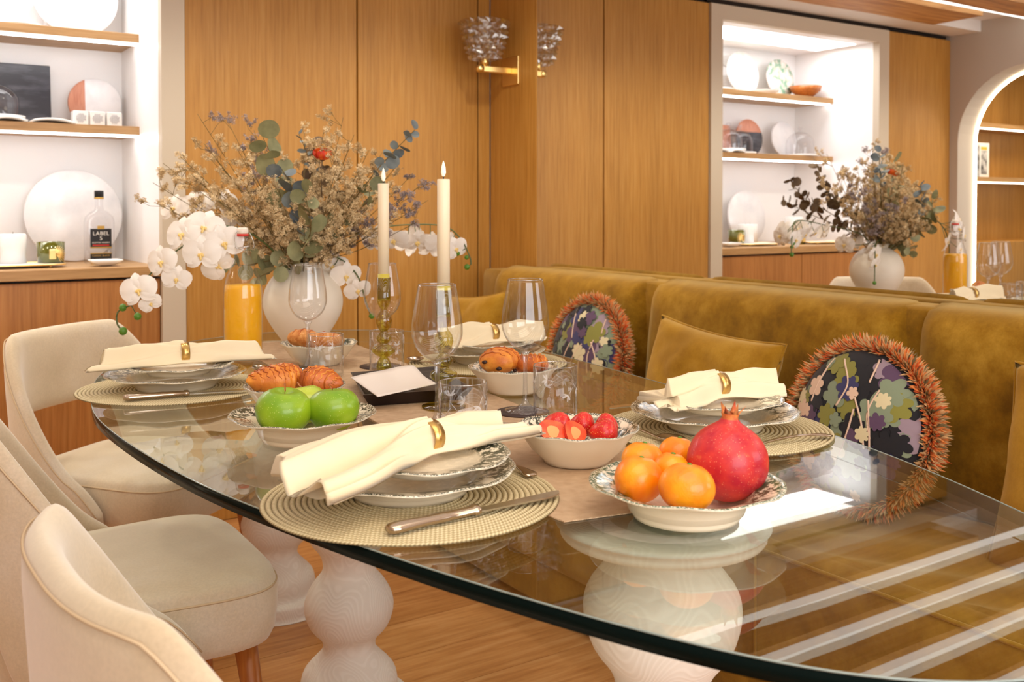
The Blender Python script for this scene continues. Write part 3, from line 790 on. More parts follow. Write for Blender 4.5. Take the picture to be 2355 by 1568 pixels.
LEAFM = [plain('print_' + n, c, .85, 0, Sheen_Weight=.2) for n, c in (('cream', lin(214, 200, 158)), ('olive', lin(132, 128, 52)), ('sage', lin(128, 140, 112)), ('plum', lin(88, 62, 88)), ('indigo', lin(52, 50, 92)), ('blush', lin(222, 190, 164)), ('dark_green', lin(38, 50, 30)), ('black', lin(18, 16, 22)), ('mauve', lin(150, 130, 140)))]
FR = [plain('fringe_' + n, c, .9) for n, c in (('rust', lin(216, 96, 42)), ('orange', lin(232, 142, 72)), ('sand', lin(216, 176, 122)), ('moss', lin(126, 112, 74)))]
def round_cushion(label, c, R, th, rx, rz, seed, bg):
    t = thing('fringed_cushion', label, 'cushion', c, rz)
    rnd = random.Random(seed); T = Matrix.Rotation(rx, 4, 'X')
    def dome_(x, z, s=-1):
        r = min(1, math.hypot(x, z) / R); return Vector((x, s * th / 2 * (1 - r ** 2.4) ** .6, z))
    bm = bmesh.new()
    for s in (-1, 1):
        prev = None
        for i in range(15):
            r = R * math.sin(PI / 2 * i / 14); row = [bm.verts.new(dome_(r * math.cos(2 * PI * k / 48), r * math.sin(2 * PI * k / 48), s)) for k in range(48)]
            if prev:
                for k in range(48): bm.faces.new((prev[k], prev[(k + 1) % 48], row[(k + 1) % 48], row[k]))
            prev = row
    bmesh.ops.remove_doubles(bm, verts=bm.verts, dist=.0005); bmesh.ops.recalc_face_normals(bm, faces=bm.faces); bm.transform(T)
    link_bm('cover', bm, bg, t, True)
    # printed / cut-velvet leaves, slightly raised
    bm = bmesh.new(); lay = 0
    def leaf(cx_, cz_, sz, ang, lobes, mi, kind):
        nonlocal lay
        lay += 1; off = .0006 + lay * .00006
        n = 40; rim = []
        def pt(rr, a):
            x = cx_ + rr * math.cos(a + ang); z = cz_ + rr * math.sin(a + ang)
            q = math.hypot(x, z)
            if q > R * .93: x *= R * .93 / q; z *= R * .93 / q
            p = dome_(x, z); p.y -= off; return T @ p
        for k in range(n):
            a = 2 * PI * k / n
            rr = sz * (.62 + .38 * abs(math.cos(lobes * a / 2)) ** .7) * (1 + .15 * math.cos(a))
            rim.append(rr)
        rings = []
        for f_ in (.33, .66, 1):
            rings.append([bm.verts.new(pt(rim[k] * f_, 2 * PI * k / n)) for k in range(n)])
        c0 = bm.verts.new(pt(0, 0))
        for k in range(n):
            bm.faces.new((c0, rings[0][k], rings[0][(k + 1) % n])).material_index = mi
            for A, B in zip(rings[:-1], rings[1:]): bm.faces.new((A[k], B[k], B[(k + 1) % n], A[(k + 1) % n])).material_index = mi
    def stem_(pts_, mi, rad):
        pts_ = catmull([(p[0], 0, p[1]) for p in pts_], 8); o_ = []
        for p in pts_:
            q = math.hypot(p.x, p.z)
            if q > R * .92: continue
            d = dome_(p.x, p.z); d.y -= .003; o_.append(T @ d)
        if len(o_) > 2: tube_bm(bm, o_, rad, 5, mi)
    order = ([6, 7, 2, 4, 3, 1, 7, 8] if seed % 2 else [7, 2, 3, 1, 4, 2, 1, 8])
    for i in range(46):
        rr = R * math.sqrt(rnd.random()) * .92; a = rnd.random() * 2 * PI
        leaf(rr * math.cos(a), rr * math.sin(a), R * (.14 + .12 * rnd.random()), rnd.random() * 6.28, rnd.choice((5, 7, 6)), order[i % len(order)], 0)
    for i in range(34):
        rr = R * math.sqrt(rnd.random()) * .9; a = rnd.random() * 2 * PI
        mi = rnd.choice((0, 0, 5, 2, 1, 3, 7, 7, 7) if seed % 2 == 0 else (7, 7, 7, 0, 3, 6, 2))
        leaf(rr * math.cos(a), rr * math.sin(a), R * (.07 + .09 * rnd.random()), rnd.random() * 6.28, rnd.choice((5, 7)), mi, 0)
    for i in range(7):
        x0, z0 = (rnd.random() - .5) * R * 1.3, (rnd.random() - .5) * R * 1.3
        stem_([(x0, z0), (x0 + R * .2 * (rnd.random() - .5), z0 + R * .3), (x0 + R * .5 * (rnd.random() - .5), z0 + R * .6)], 5, .0022)
    bmesh.ops.recalc_face_normals(bm, faces=bm.faces)
    link_bm('leaf_pattern', bm, None, t, True, mats=LEAFM)
    bm = bmesh.new()
    for i in range(5600):
        a = rnd.random() * 2 * PI; b = (rnd.random() - .5) * 3.4
        d = Vector((math.cos(a), 0, math.sin(a))); nrm = (d * math.cos(b) + Vector((0, 1, 0)) * math.sin(b)).normalized()
        base = d * (R * .985) + nrm * .004; L = .022 + .014 * rnd.random()
        j = Vector((rnd.random() - .5, rnd.random() - .5, rnd.random() - .5)) * .014
        q = T @ base; w1 = T @ (base + nrm * L * .6 + j * .5); e_ = T @ (base + nrm * L + j)
        tn = T @ (d.cross(Vector((0, 1, 0)))) * .0021; tn2 = T @ (nrm.cross(d.cross(Vector((0, 1, 0))))).normalized() * .0021
        mi = rnd.choice((0, 1, 1, 2, 2, 2, 3))
        v = [bm.verts.new(q - tn), bm.verts.new(q + tn), bm.verts.new(q + tn2)]; u_ = [bm.verts.new(w1 - tn * 1.2), bm.verts.new(w1 + tn * 1.2), bm.verts.new(w1 + tn2 * 1.2)]; tp = bm.verts.new(e_)
        for k in range(3):
            bm.faces.new((v[k], v[(k + 1) % 3], u_[(k + 1) % 3], u_[k])).material_index = mi; bm.faces.new((u_[k], u_[(k + 1) % 3], tp)).material_index = mi
    f = link_bm('fringe', bm, None, t, False, mats=FR); f['kind'] = 'stuff'
    return t
round_cushion('round cushion with black leaf print and rust fringe, the one behind the wine glass', (-.29, -1.035, .645), .172, .12, math.radians(-10), math.radians(-90), 3, LEAFM[2])
round_cushion('round floral cushion with orange looped fringe, nearest on the sofa', (-.35, -2.105, .625), .176, .14, math.radians(-12), math.radians(-90), 8, LEAFM[7])

# ================================================================ TABLE
tb = thing('dining_table', 'long oval glass dining table on three white turned pedestals', 'table', (0, 0, 0))
opts = [(-1.866, -1.575), (-1.878, -1.748), (-1.872, -1.96), (-1.850, -2.20), (-1.812, -2.39), (-1.765, -2.58), (-1.712, -2.75), (-1.655, -2.90), (-1.59, -3.02), (-1.50, -3.10), (-1.37, -3.14), (-1.24, -3.10), (-1.13, -3.0), (-1.06, -2.87), (-.985, -2.70), (-.918, -2.50), (-.868, -2.27), (-.825, -2.00), (-.785, -1.72), (-.757, -1.45), (-.752, -1.2), (-.79, -1.0), (-.87, -.86), (-.98, -.765), (-1.12, -.705), (-1.28, -.69), (-1.44, -.75), (-1.57, -.865), (-1.70, -1.04), (-1.80, -1.26)]
ol = [(p.x, p.y) for p in catmull([(a, b, 0) for a, b in opts], 6, True)]
# smooth the outline
for _ in range(6): ol = [((ol[k - 1][0] + ol[k][0] + ol[(k + 1) % len(ol)][0]) / 3, (ol[k - 1][1] + ol[k][1] + ol[(k + 1) % len(ol)][1]) / 3) for k in range(len(ol))]
prism('glass_top', ol, .731, .749, None, tb, mats=[M['table_glass'], M['table_edge']])
bm = bmesh.new(); pts = [Vector((a, b, .7485)) for a, b in ol]; tube_bm(bm, pts + [pts[0]], .0010, 6, cap=False); link_bm('polished_edge', bm, M['edge_line'], tb, True)
bal = [(.0, 0), (.128, 0), (.132, .006), (.132, .034), (.124, .042), (.104, .046), (.106, .070), (.098, .10), (.066, .135), (.057, .152), (.062, .172), (.085, .198), (.097, .232), (.094, .262), (.078, .292), (.060, .315), (.057, .335), (.064, .358), (.086, .388), (.098, .425), (.095, .455), (.078, .486), (.060, .510), (.058, .528), (.066, .548), (.086, .575), (.097, .612), (.094, .642), (.076, .668), (.062, .682), (.062, .694), (.10, .704), (.124, .712), (.126, .722), (.122, .7305), (0, .7305)]
bl = catmull([(a, 0, b) for a, b in bal], 3)
ped = None
for (x, y) in ((-1.400, -2.608), (-1.323, -1.507), (-1.246, -.850)):
    if ped is None:
        ped = lathe('pedestal', [(max(p.x, 0), p.z) for p in bl], M['white_wood'], tb, 64, loc=(x, y, 0))
    else:
        o = ped.copy(); C.objects.link(o); o.parent = tb; o.location = (x, y, 0); o.rotation_euler = (0, 0, random.random() * 6)
# runner
rn = [(-1.425, -1.253), (-1.30, -.885), (-1.10, -.93), (-1.128, -1.124), (-1.195, -1.90), (-1.250, -2.36), (-1.300, -2.60), (-1.50, -2.645), (-1.60, -2.60), (-1.545, -2.45), (-1.495, -2.11), (-1.485, -1.979)]
rn = [(-1.395, -.90), (-1.09, -.93), (-1.135, -1.30), (-1.192, -1.90), (-1.250, -2.36), (-1.285, -2.57), (-1.42, -2.625), (-1.545, -2.60), (-1.548, -2.55), (-1.525, -2.30), (-1.490, -2.0), (-1.44, -1.5)]
ru = prism('table_runner', rn, 0, .0015, M['runner'], None, loc=(0, 0, .7495))
tag(ru, 'woven beige table runner along the middle of the glass table', 'runner')
ZT0 = .7502
# placemats
rings = 26; mr = .186
mp = []
for i in range(rings):
    r0 = mr * i / rings; st = mr / rings
    mp += [(r0 + .0001, .0008), (r0 + st * .3, .0030), (r0 + st * .7, .0030)]
mp[0] = (0, .003)
prof = mp + [(mr, .0008), (mr - .001, 0), (0, 0)]
MATS = [((-1.648, -2.417), 'round braided placemat nearest the camera, under the front napkin setting'), ((-1.69, -1.476), 'round braided placemat at the left rim of the table'), ((-1.048, -2.35), 'round braided placemat on the sofa side behind the pomegranate'), ((-.985, -1.545), 'round braided placemat at the far side beside the chocolate pastries')]
m0 = None
for (x, y), lab in MATS:
    if m0 is None:
        m0 = lathe('placemat', prof, M['mat'], None, 96, loc=(x, y, ZT0 + .001)); o = m0
    else:
        o = m0.copy(); C.objects.link(o); o.location = (x, y, ZT0 + .001)
    tag(o, lab, 'placemat', 'braided placemats')
ZM = ZT0 + .0045
def scal(n, amp):
    def f(r, z, a, i):
        return r, z
    return f
def bracket(R, n=8, amp=.016):
    def f(r, z, a, i):
        k = sm(r / R, .75, 1); w_ = abs(math.sin(n * a / 2)); w2 = math.cos(n * a)
        return r * (1 - amp * k * (1 - w_ ** .5) + .003 * k * w2), z + .0012 * k * math.cos(n * a)
    return f
def deep_plate(R, H, base, m, parent, name='plate'):
    rw = R * .70
    pr = [(0, .003), (base - .004, .003), (base - .003, 0), (base, 0), (base + .002, .004), (rw * .93, H * .62), (rw + .004, H * .72), (R * .9, H * .90), (R - .001, H - .0005), (R, H + .0012), (R - .003, H + .002), (R * .9, H * .97), (rw, H * .80), (rw * .9, H * .62), (base + .006, .0085), (base * .7, .007), (0, .007)]
    return lathe(name, pr, m, parent, 96, bracket(R))
W_din = ware('dinner_print', .1375, .70, G1); W_side = ware('side_print', .108, .66, G1); W_soup = ware('soup_print', .115, .66, G1); W_soup2 = ware('soup_print_green', .115, .66, G2); W_bowl = ware('bowl_print', .0895, .5, G1)
def setting(x, y, who, rz=0):
    t = thing('dinner_plate', 'large cream dinner plate with green print on the ' + who + ' placemat', 'plate', (x, y, ZM), rz, 'green printed dinner plates')
    deep_plate(.1375, .030, .075, W_din, t)
    return t
def side(x, y, who, rz=0):
    t = thing('side_plate', 'smaller green printed plate directly beneath the ' + who + ' napkin', 'plate', (x, y, ZM + .0285), rz, 'green printed side plates')
    deep_plate(.108, .018, .060, W_side, t)
    return t
SET = [((-1.642, -2.398), 'front', (.02, -.012)), ((-1.688, -1.484), 'left', (.006, .0)), ((-1.052, -2.350), 'sofa side', (.012, .006)), ((-.985, -1.545), 'far', (0, 0))]
d0 = setting(*SET[0][0], 'front'); s0 = side(SET[0][0][0] + .02, SET[0][0][1] - .012, 'front')
for (xy, who, of) in SET[1:]:
    dup(d0, (xy[0], xy[1], ZM), random.random(), 'large cream dinner plate with green print on the ' + who + ' placemat')
    dup(s0, (xy[0] + of[0], xy[1] + of[1], ZM + .0285), random.random(), 'smaller green printed plate directly beneath the ' + who + ' napkin')
# napkins with rings
def napkin(label, ctr, rz, L0, L1, w0, w1, seed, z, droop=0):
    """a linen napkin pulled through a ring: two fans meeting at x = 0"""
    t = thing('linen_napkin', label, 'napkin', (ctr[0], ctr[1], z), rz)
    rnd = random.Random(seed); ph = [rnd.random() * 6 for _ in range(6)]
    NU, NV = 64, 150
    def fn(u, v):
        x = -L0 + (L0 + L1) * u
        e = -x / L0 if x < 0 else x / L1
        wmax = w0 if x < 0 else w1
        wd = .020 + (wmax - .020) * sm(e, .02, .85) ** .8
        a = 2 * PI * v
        c, s = math.cos(a), math.sin(a)
        amp = sm(e, .08, .6)
        hgt = .041 * (1 - .45 * sm(e, .3, 1)) * (1.05 if x < 0 else .9)
        # folds radiate from the ring
        y = wd * math.copysign(abs(c) ** .8, c)
        yn = c
        tri = lambda q: 2 / PI * math.asin(max(-1, min(1, math.sin(q) * .97)))
        fold = .62 * tri(yn * 4.4 + ph[0]) + .34 * tri(yn * 9.5 + ph[1] + e * .8) + .10 * tri(yn * 17 + ph[2])
        top = hgt * (1 - abs(yn) ** 2.4 * .85) * (1 - .42 * amp) + .030 * amp * (fold + .30) + .0025 * (1 - amp) * math.sin(yn * 22)
        bot = -.004 * amp * (1 - yn * yn) + (top - .010) * .35 * amp
        top = max(top, .0035); bot = max(-.004, min(bot, top - .0025))
        z_ = top * (s ** .3) + bot * (1 - s ** .3) if s > 0 else bot + .0005
        # slanted cut ends
        xs = x
        if x < 0: xs = x * (1 - .14 * math.cos(a + ph[3]) * e ** 3 - .06 * math.sin(yn * 5 + ph[4]) * e ** 4)
        else: xs = x * (1 - .16 * math.cos(a + ph[5]) * e ** 3 + .05 * math.sin(yn * 5) * e ** 4)
        return Vector((xs, y, max(-.004, z_) - droop * max(0, -x - .09) ** 1.3))
    bm = bmesh.new(); V = [[bm.verts.new(fn(i / NU, j / NV)) for j in range(NV)] for i in range(NU + 1)]
    for i in range(NU):
        for j in range(NV): bm.faces.new((V[i][j], V[i + 1][j], V[i + 1][(j + 1) % NV], V[i][(j + 1) % NV]))
    for r in (V[0], V[-1]):
        # tucked-in ends
        c = sum((v.co for v in r), Vector()) / NV; c.x *= .86; cv = bm.verts.new(c)
        for j in range(NV): bm.faces.new((r[j], r[(j + 1) % NV], cv))
    bmesh.ops.recalc_face_normals(bm, faces=bm.faces)
    link_bm('cloth', bm, M['napkin'], t, True)
    r_ = lathe('napkin_ring', [(.0245, -.008), (.0245, .008), (.0235, .008), (.0235, -.008)], M['brass_matt'], t, 48, loc=(0, 0, .020), rot=(0, PI / 2, 0), close=True)
    r_.scale = (.86, .98, 1)
    return t
ZN = ZM + .0285 + .018
napkin('cream napkin in a gold ring, nearest the camera on the front plates', (-1.614, -2.400), math.radians(12), .195, .160, .088, .052, 2, ZN, .22)
napkin('cream napkin in a gold ring at the left rim of the table', (-1.668, -1.470), math.radians(-6), .165, .150, .052, .045, 5, ZN)
napkin('cream napkin in a gold ring on the sofa side plates', (-1.03, -2.335), math.radians(-4), .125, .125, .052, .046, 9, ZN)
napkin('cream napkin in a gold ring on the far plates', (-.975, -1.545), math.radians(0), .13, .13, .045, .045, 12, ZN)

# cutlery
def knife(label, a, b, z):
    a, b = Vector((*a, 0)), Vector((*b, 0)); d = b - a; t = thing('table_knife', label, 'knife', (a.x, a.y, z), math.atan2(d.y, d.x)); L = d.length
    hl = L * .48
    bm = bmesh.new(); prs = [(0, .006), (.004, .0095), (.012, .0105), (.05, .0085), (.07, .0095), (.075, .0088), (hl - .008, .0075), (hl - .006, .010), (hl, .010), (hl + .003, .006)]
    rows = [[bm.verts.new((x_, r * math.cos(q), .0075 + r * .62 * math.sin(q))) for q in [2 * PI * k / 16 for k in range(16)]] for x_, r in prs]
    for A, B in zip(rows[:-1], rows[1:]):
        for k in range(16): bm.faces.new((A[k], A[(k + 1) % 16], B[(k + 1) % 16], B[k]))
    bm.faces.new(rows[0]); bm.faces.new(rows[-1]); bmesh.ops.recalc_face_normals(bm, faces=bm.faces)
    link_bm('handle', bm, M['silver'], t, True)
    o_ = [(hl, -.004), (hl + .01, -.006), (L * .9, -.010), (L * .97, -.004), (L, .006), (L * .97, .0078), (hl + .01, .0078), (hl, .005)]
    prism('blade', o_, .0045, .0065, M['steel'], t)
    return t
def spoonlike(label, a, b, z, fork=False, sz=1):
    a, b = Vector((*a, 0)), Vector((*b, 0)); d = b - a; nm = 'table_fork' if fork else 'dessert_spoon'
    t = thing(nm, label, 'fork' if fork else 'spoon', (a.x, a.y, z), math.atan2(d.y, d.x)); L = d.length
    hb = L * .70
    def hf(u, v):
        x_ = u * hb; wd = (.0075 * (1 - sm(u, .0, .35)) + .0028) * (1 if u > .02 else .7); zz = .004 + .009 * math.sin(PI * u) * .6
        return Vector((x_, (v - .5) * 2 * wd, zz))
    grid_obj('handle', hf, 20, 5, M['silver'], t, solid=.0022)
    if fork:
        bm = bmesh.new(); x0 = hb
        bx(bm, (x0 - .004, -.011, .003), (x0 + L * .12, .011, .006), .001)
        for k in range(4):
            yy = -.0095 + k * .0063; tube_bm(bm, [(x0 + L * .11, yy, .005), (x0 + L * .2, yy, .003), (L, yy, .010)], [.0016, .0014, .0008], 5)
        link_bm('tines', bm, M['silver'], t)
    else:
        def sf(u, v):
            x_ = (u - .5) * 2; wy = math.sqrt(max(0, 1 - x_ * x_)); yy = (v - .5) * 2 * wy
            return Vector((hb + (x_ + 1) * (L - hb) / 2, yy * .019 * sz, .010 - .008 * (1 - x_ * x_) * (1 - (yy / max(wy, .01)) ** 2)))
        grid_obj('bowl', sf, 16, 9, M['silver'], t, solid=.0015)
    return t
knife('silver knife in front of the nearest plates', (-1.745, -2.545), (-1.495, -2.528), ZM)
knife('silver knife in front of the left rim plates', (-1.812, -1.585), (-1.575, -1.622), ZM)
knife('silver knife behind the sofa side plates', (-.90, -2.180), (-1.115, -2.150), ZM)
spoonlike('silver fork behind the nearest plates, tines by the wine glass', (-1.742, -2.215), (-1.478, -2.125), ZM, True)
spoonlike('silver fork on the sofa side placemat behind the pomegranate', (-.955, -2.503), (-1.15, -2.475), ZM, True)
spoonlike('dessert spoon at the right of the nearest plates', (-1.478, -2.44), (-1.478, -2.26), ZM)
spoonlike('dessert spoon behind the left rim plates beside the juice bottle', (-1.500, -1.53), (-1.478, -1.36), ZM)
spoonlike('dessert spoon between strawberries and sofa side plates', (-1.195, -2.25), (-1.188, -2.42), ZM)
spoonlike('dessert spoon on the far placemat beside the candlestick', (-1.135, -1.60), (-1.135, -1.44), ZM)

# bowls and food
def bowl(label, p, m, R=.0895, H=.050):
    t = thing('serving_bowl', label, 'bowl', (p.x, p.y, ZT0 + .002))
    pr = [(0, .003), (.042, .003), (.043, 0), (.047, 0), (.049, .004), (.066, .020), (.077, .036), (R - .003, H - .003), (R, H), (R - .002, H + .001), (R - .006, H - .001), (.073, .036), (.062, .022), (.045, .009), (0, .007)]
    lathe('bowl', pr, m, t, 80, bracket(R, 10, .008))
    return t
def soup(label, p, m):
    t = thing('soup_plate', label, 'plate', (p.x, p.y, ZT0 + .002)); deep_plate(.115, .040, .062, m, t); return t
pA = P(695, 1014); pF = P(1580, 1193); pS = P(1327, 1065); pC = P(677, 953); pB = P(733, 839); pD = P(1180, 903)
soup('green printed soup plate holding three apples', pA, W_soup)
soup('green rimmed soup plate holding clementines and a pomegranate', pF, W_soup2)
bowl('green printed bowl of strawberries', pS, W_bowl)
bowl('green printed bowl of croissants beside the apples', pC, W_bowl)
bowl('green printed bowl of sugared buns before the vase', pB, W_bowl)
bowl('green printed bowl of chocolate pastries', pD, W_bowl)

def apple(label, p, r, m, tilt=(0, 0), seed=0):
    t = thing('apple', label, 'apple', p); t.rotation_euler = (tilt[0], tilt[1], seed)
    pr = []
    for k in range(25):
        a = PI * k / 24; rr = r * math.sin(a) * (1 + .10 * math.cos(a)) * 1.03; z = r * .90 * math.cos(a)
        z -= r * .26 * math.exp(-((rr / (r * .30)) ** 2)) * (1 if a < PI / 2 else 0); z += r * .16 * math.exp(-((rr / (r * .25)) ** 2)) * (1 if a > PI / 2 else 0)
        pr.append((max(rr, 0), z))
    pr[0] = (0, pr[0][1]); pr[-1] = (0, pr[-1][1])
    lathe('flesh', pr, m, t, 40, lambda R_, z, a, i: (R_ * (1 + .022 * math.cos(5 * a + seed) * (.6 - z / r)), z))
    tube('stem', [(0, 0, r * .60), (.001, 0, r * .8), (.006, .002, r * 1.02)], [.0016, .0012, .0017], M['leg_wood'], t, 6)
apple('green apple at the front left of the soup plate', Q(650, 948, 1.525), .0415, M['apple'], (.1, -.1), 1)
apple('green apple at the front right of the soup plate', Q(766, 943, 1.545), .039, M['apple'], (.05, .1), 2)
apple('yellowish apple behind the two green apples', Q(698, 932, 1.62), .0365, M['apple_yellow'], (.2, .1), 3)
def clem(label, p, r, seed, sq=.86):
    t = thing('clementine', label, 'clementine', p); t.rotation_euler = (.15 * math.sin(seed), .2 * math.cos(seed), seed)
    pr = [(0, r * sq * .93)] + [(r * math.sin(PI * k / 20), r * sq * math.cos(PI * k / 20) - (.06 * r if k < 3 else 0)) for k in range(1, 20)] + [(0, -r * sq)]
    lathe('peel', pr, M['clementine'], t, 36, lambda R_, z, a, i: (R_ * (1 + .02 * math.cos(3 * a + seed)), z))
    lathe('calyx', [(0, 0), (.0035, 0), (.002, .0015), (0, .002)], M['bud'], t, 8, loc=(0, 0, r * sq * .92))
clem('clementine at the front, largest beside the pomegranate', Q(1582, 1123, 1.115), .0318, 1)
clem('clementine at the left front of the fruit plate', Q(1470, 1104, 1.165), .0290, 2.3, .95)
clem('clementine at the back left of the fruit plate', Q(1480, 1060, 1.235), .0265, 4.1)
clem('smallest clementine nestled in the middle of the fruit', Q(1545, 1080, 1.185), .0215, 5.3, .9)
clem('clementine at the back touching the pomegranate', Q(1560, 1045, 1.26), .0240, 3.2, .9)
pp = Q(1674, 1063, 1.195)
t = thing('pomegranate', 'large red pomegranate with a crown beside the clementines', 'pomegranate', pp); t.rotation_euler = (.05, .05, .4)
R = .0485
pr = [(0, -R * .97)] + [(R * math.sin(a), -R * .97 * math.cos(a)) for a in [PI * k / 26 for k in range(1, 23)]] + [(.013, R * .985), (.0105, R * 1.06)]
lathe('skin', pr, M['pom'], t, 48, lambda r_, z, a, i: (r_ * (1 + .018 * math.cos(5 * a) * (abs(z) < R * .95)), z))
bm = bmesh.new(); pr = [(.0105, R * 1.04), (.0095, R * 1.10), (.011, R * 1.2)]
lathe_bm(bm, pr, 24)
for k in range(6):
    a = 2 * PI * k / 6; u1, u2 = a - .42, a + .42; f_ = lambda q, r_, z: bm.verts.new((r_ * math.cos(q), r_ * math.sin(q), z))
    tp = f_(a, .019 if k % 2 else .013, R * (1.42 if k % 2 else 1.5)); b0, b1 = f_(u1, .0105, R * 1.19), f_(u2, .0105, R * 1.19); b2 = f_(a, .0080, R * 1.19)
    bm.faces.new((b0, b1, tp)); bm.faces.new((b1, b2, tp)); bm.faces.new((b2, b0, tp))
bmesh.ops.recalc_face_normals(bm, faces=bm.faces); link_bm('crown', bm, M['pom_crown'], t, True)
def strawberry(label, p, r, rot, cut=False):
    t = thing('strawberry', label, 'strawberry', p); t.rotation_euler = rot
    bm = bmesh.new()
    prf = [(0, -r * 1.3)] + [(r * math.sin(a) * (1 - .28 * math.cos(a)), -r * 1.3 * math.cos(a) * (1 if a < PI / 2 else .75)) for a in [PI * k / 16 for k in range(1, 16)]] + [(0, r * .95)]
    lathe_bm(bm, prf, 28)
    if cut:
        g = bm.verts[:] + bm.edges[:] + bm.faces[:]
        res = bmesh.ops.bisect_plane(bm, geom=g, plane_co=(0, 0, 0), plane_no=(0, -1, 0), clear_outer=True)
        ed = [e for e in res['geom_cut'] if isinstance(e, bmesh.types.BMEdge)]
        bmesh.ops.recalc_face_normals(bm, faces=bm.faces)
        fr = bmesh.new()
        n = 28; rim = [fr.verts.new((x_, -.0003, z_)) for x_, z_ in [(a_, b_) for a_, b_ in prf] + [(-a_, b_) for a_, b_ in prf[-2:0:-1]]]
        fr_co = [type('q', (), {'co': Vector((x_, 0, z_))}) for x_, z_ in [(a_, b_) for a_, b_ in prf] + [(-a_, b_) for a_, b_ in prf[-2:0:-1]]]
        fr.faces.new(rim); link_bm('cut_face', fr, M['straw_cut'], t)
        hb_ = bmesh.new(); hb_.faces.new([hb_.verts.new((v.co.x * .45, -.0006, v.co.z * .5)) for v in fr_co]); link_bm('pale_heart', hb_, M['straw_heart'], t)
    link_bm('skin', bm, M['straw'], t, True)
    sb = bmesh.new()
    for k in range(1, 15):
        rr_, zz_ = prf[k]; m_ = max(4, int(rr_ / r * 13))
        for q in range(m_):
            a = 2 * PI * (q + .5 * (k % 2)) / m_
            if cut and math.sin(a) < .05: continue
            c0 = Vector((rr_ * math.cos(a), rr_ * math.sin(a), zz_)); n0 = Vector((math.cos(a), math.sin(a), zz_ / r * .5)).normalized(); u0 = n0.orthogonal().normalized(); w0_ = n0.cross(u0)
            ps = [sb.verts.new(c0 + n0 * .0002 + u0 * x_ * .0005 + w0_ * y_ * .0009) for x_, y_ in ((1, 0), (0, 1), (-1, 0), (0, -1))]; tp_ = sb.verts.new(c0 + n0 * .0007)
            for e_ in range(4): sb.faces.new((ps[e_], ps[(e_ + 1) % 4], tp_))
    link_bm('pips', sb, M['pip'], t)['kind'] = 'stuff'
strawberry('whole strawberry at the upper left of the bowl', Q(1281, 980, 1.45), .0195, (1.5, .3, .2))
strawberry('strawberry with pale cut top at the left front of the bowl', Q(1272, 994, 1.395), .0195, (-.8, .2, -.4), True)
strawberry('strawberry at the back centre of the bowl', Q(1340, 978, 1.46), .0175, (1.2, -.6, .8))
strawberry('halved strawberry between the others, front centre', Q(1324, 996, 1.40), .0175, (-.7, .5, -.3), True)
strawberry('strawberry at the right front of the bowl', Q(1390, 997, 1.41), .0185, (1.3, .9, .2))
strawberry('strawberry at the back right of the bowl', Q(1395, 980, 1.45), .0165, (.9, -.5, 1.6))

def croissant(label, p, L, r, rz, bend, m, seed, tilt=0, name='croissant', segs=7, tails=.25):
    t = thing(name, label, 'pastry', p, rz); t.rotation_euler = (tilt, 0, rz)
    def fn(u, v):
        s = u * 2 - 1; seg = (u * segs) % 1
        rr = r * (tails + (1 - tails) * (1 - abs(s) ** 2.2)) * (1 + .20 * (seg ** 1.3 - .5) * (1 if s < 0 else -1) * 1) * math.sqrt(max(0, 1 - abs(s) ** 9))
        a = 2 * PI * v
        cx_, cy_ = s * L / 2, bend * s * s
        tw = a + s * .5
        return Vector((cx_ + 0, cy_ + rr * math.cos(tw) * .95, rr * .85 * math.sin(tw) + .0015 * noise.noise((u * 9 + seed, v * 6, seed))))
    o = grid_obj('crust', fn, 71, 24, m, t)
    bm = bmesh.new()
    # flaky ridges wrapping the roll
    for k in range(1, segs * 2):
        u = k / (segs * 2)
        pts = [fn(u + .015 * math.sin(v * 3), .02 + v / 26) * 1.01 for v in range(1, 12)]
        tube_bm(bm, pts, [.0004 + .0013 * math.sin(PI * i / 10) for i in range(11)], 5)
    link_bm('flaky_layers', bm, M['pastry_dark'] if m != M['pastry_dark'] else M['pastry'], t, True)
    return t
cc = pC
croissant('golden croissant at the left of its bowl', Q(642, 874, 1.775), .120, .031, math.radians(18), .018, M['pastry'], 1, .2)
croissant('darker croissant at the right of its bowl', Q(727, 878, 1.775), .095, .031, math.radians(-75), .02, M['pastry_dark'], 2, -.1)
croissant('sugared bun at the left of the far bowl', Q(697, 778, 2.31), .078, .023, math.radians(-50), 0, M['bread'], 3, 0, 'bun', 2, .7)
croissant('sugared bun at the right of the far bowl', Q(744, 783, 2.31), .095, .021, math.radians(-32), 0, M['bread'], 4, 0, 'bun', 2, .7)
for i, (px, py, D, s, rz, lab) in enumerate(((1150, 829, 1.97, 1.0, 35, 'golden chocolate pastry at the left of its bowl'), (1222, 838, 1.975, .82, -25, 'chocolate pastry leaning at the right of its bowl'))):
    t = croissant(lab, Q(px, py, D), .082 * s, .034 * s, math.radians(rz), 0, M['pastry'] if i == 0 else M['pastry_dark'], 6 + i, .0, 'chocolate_pastry', 4, .82)
    t.scale = (1, 1.08, .80)
    for sy in (-.014, .014):
        lathe('chocolate_stick', [(0, 0), (.0045, 0), (.0045, .006), (0, .007)], M['choc'], t, 10, loc=(-.0395 * s, sy, -.012 if sy < 0 else .002), rot=(0, -PI / 2, 0))

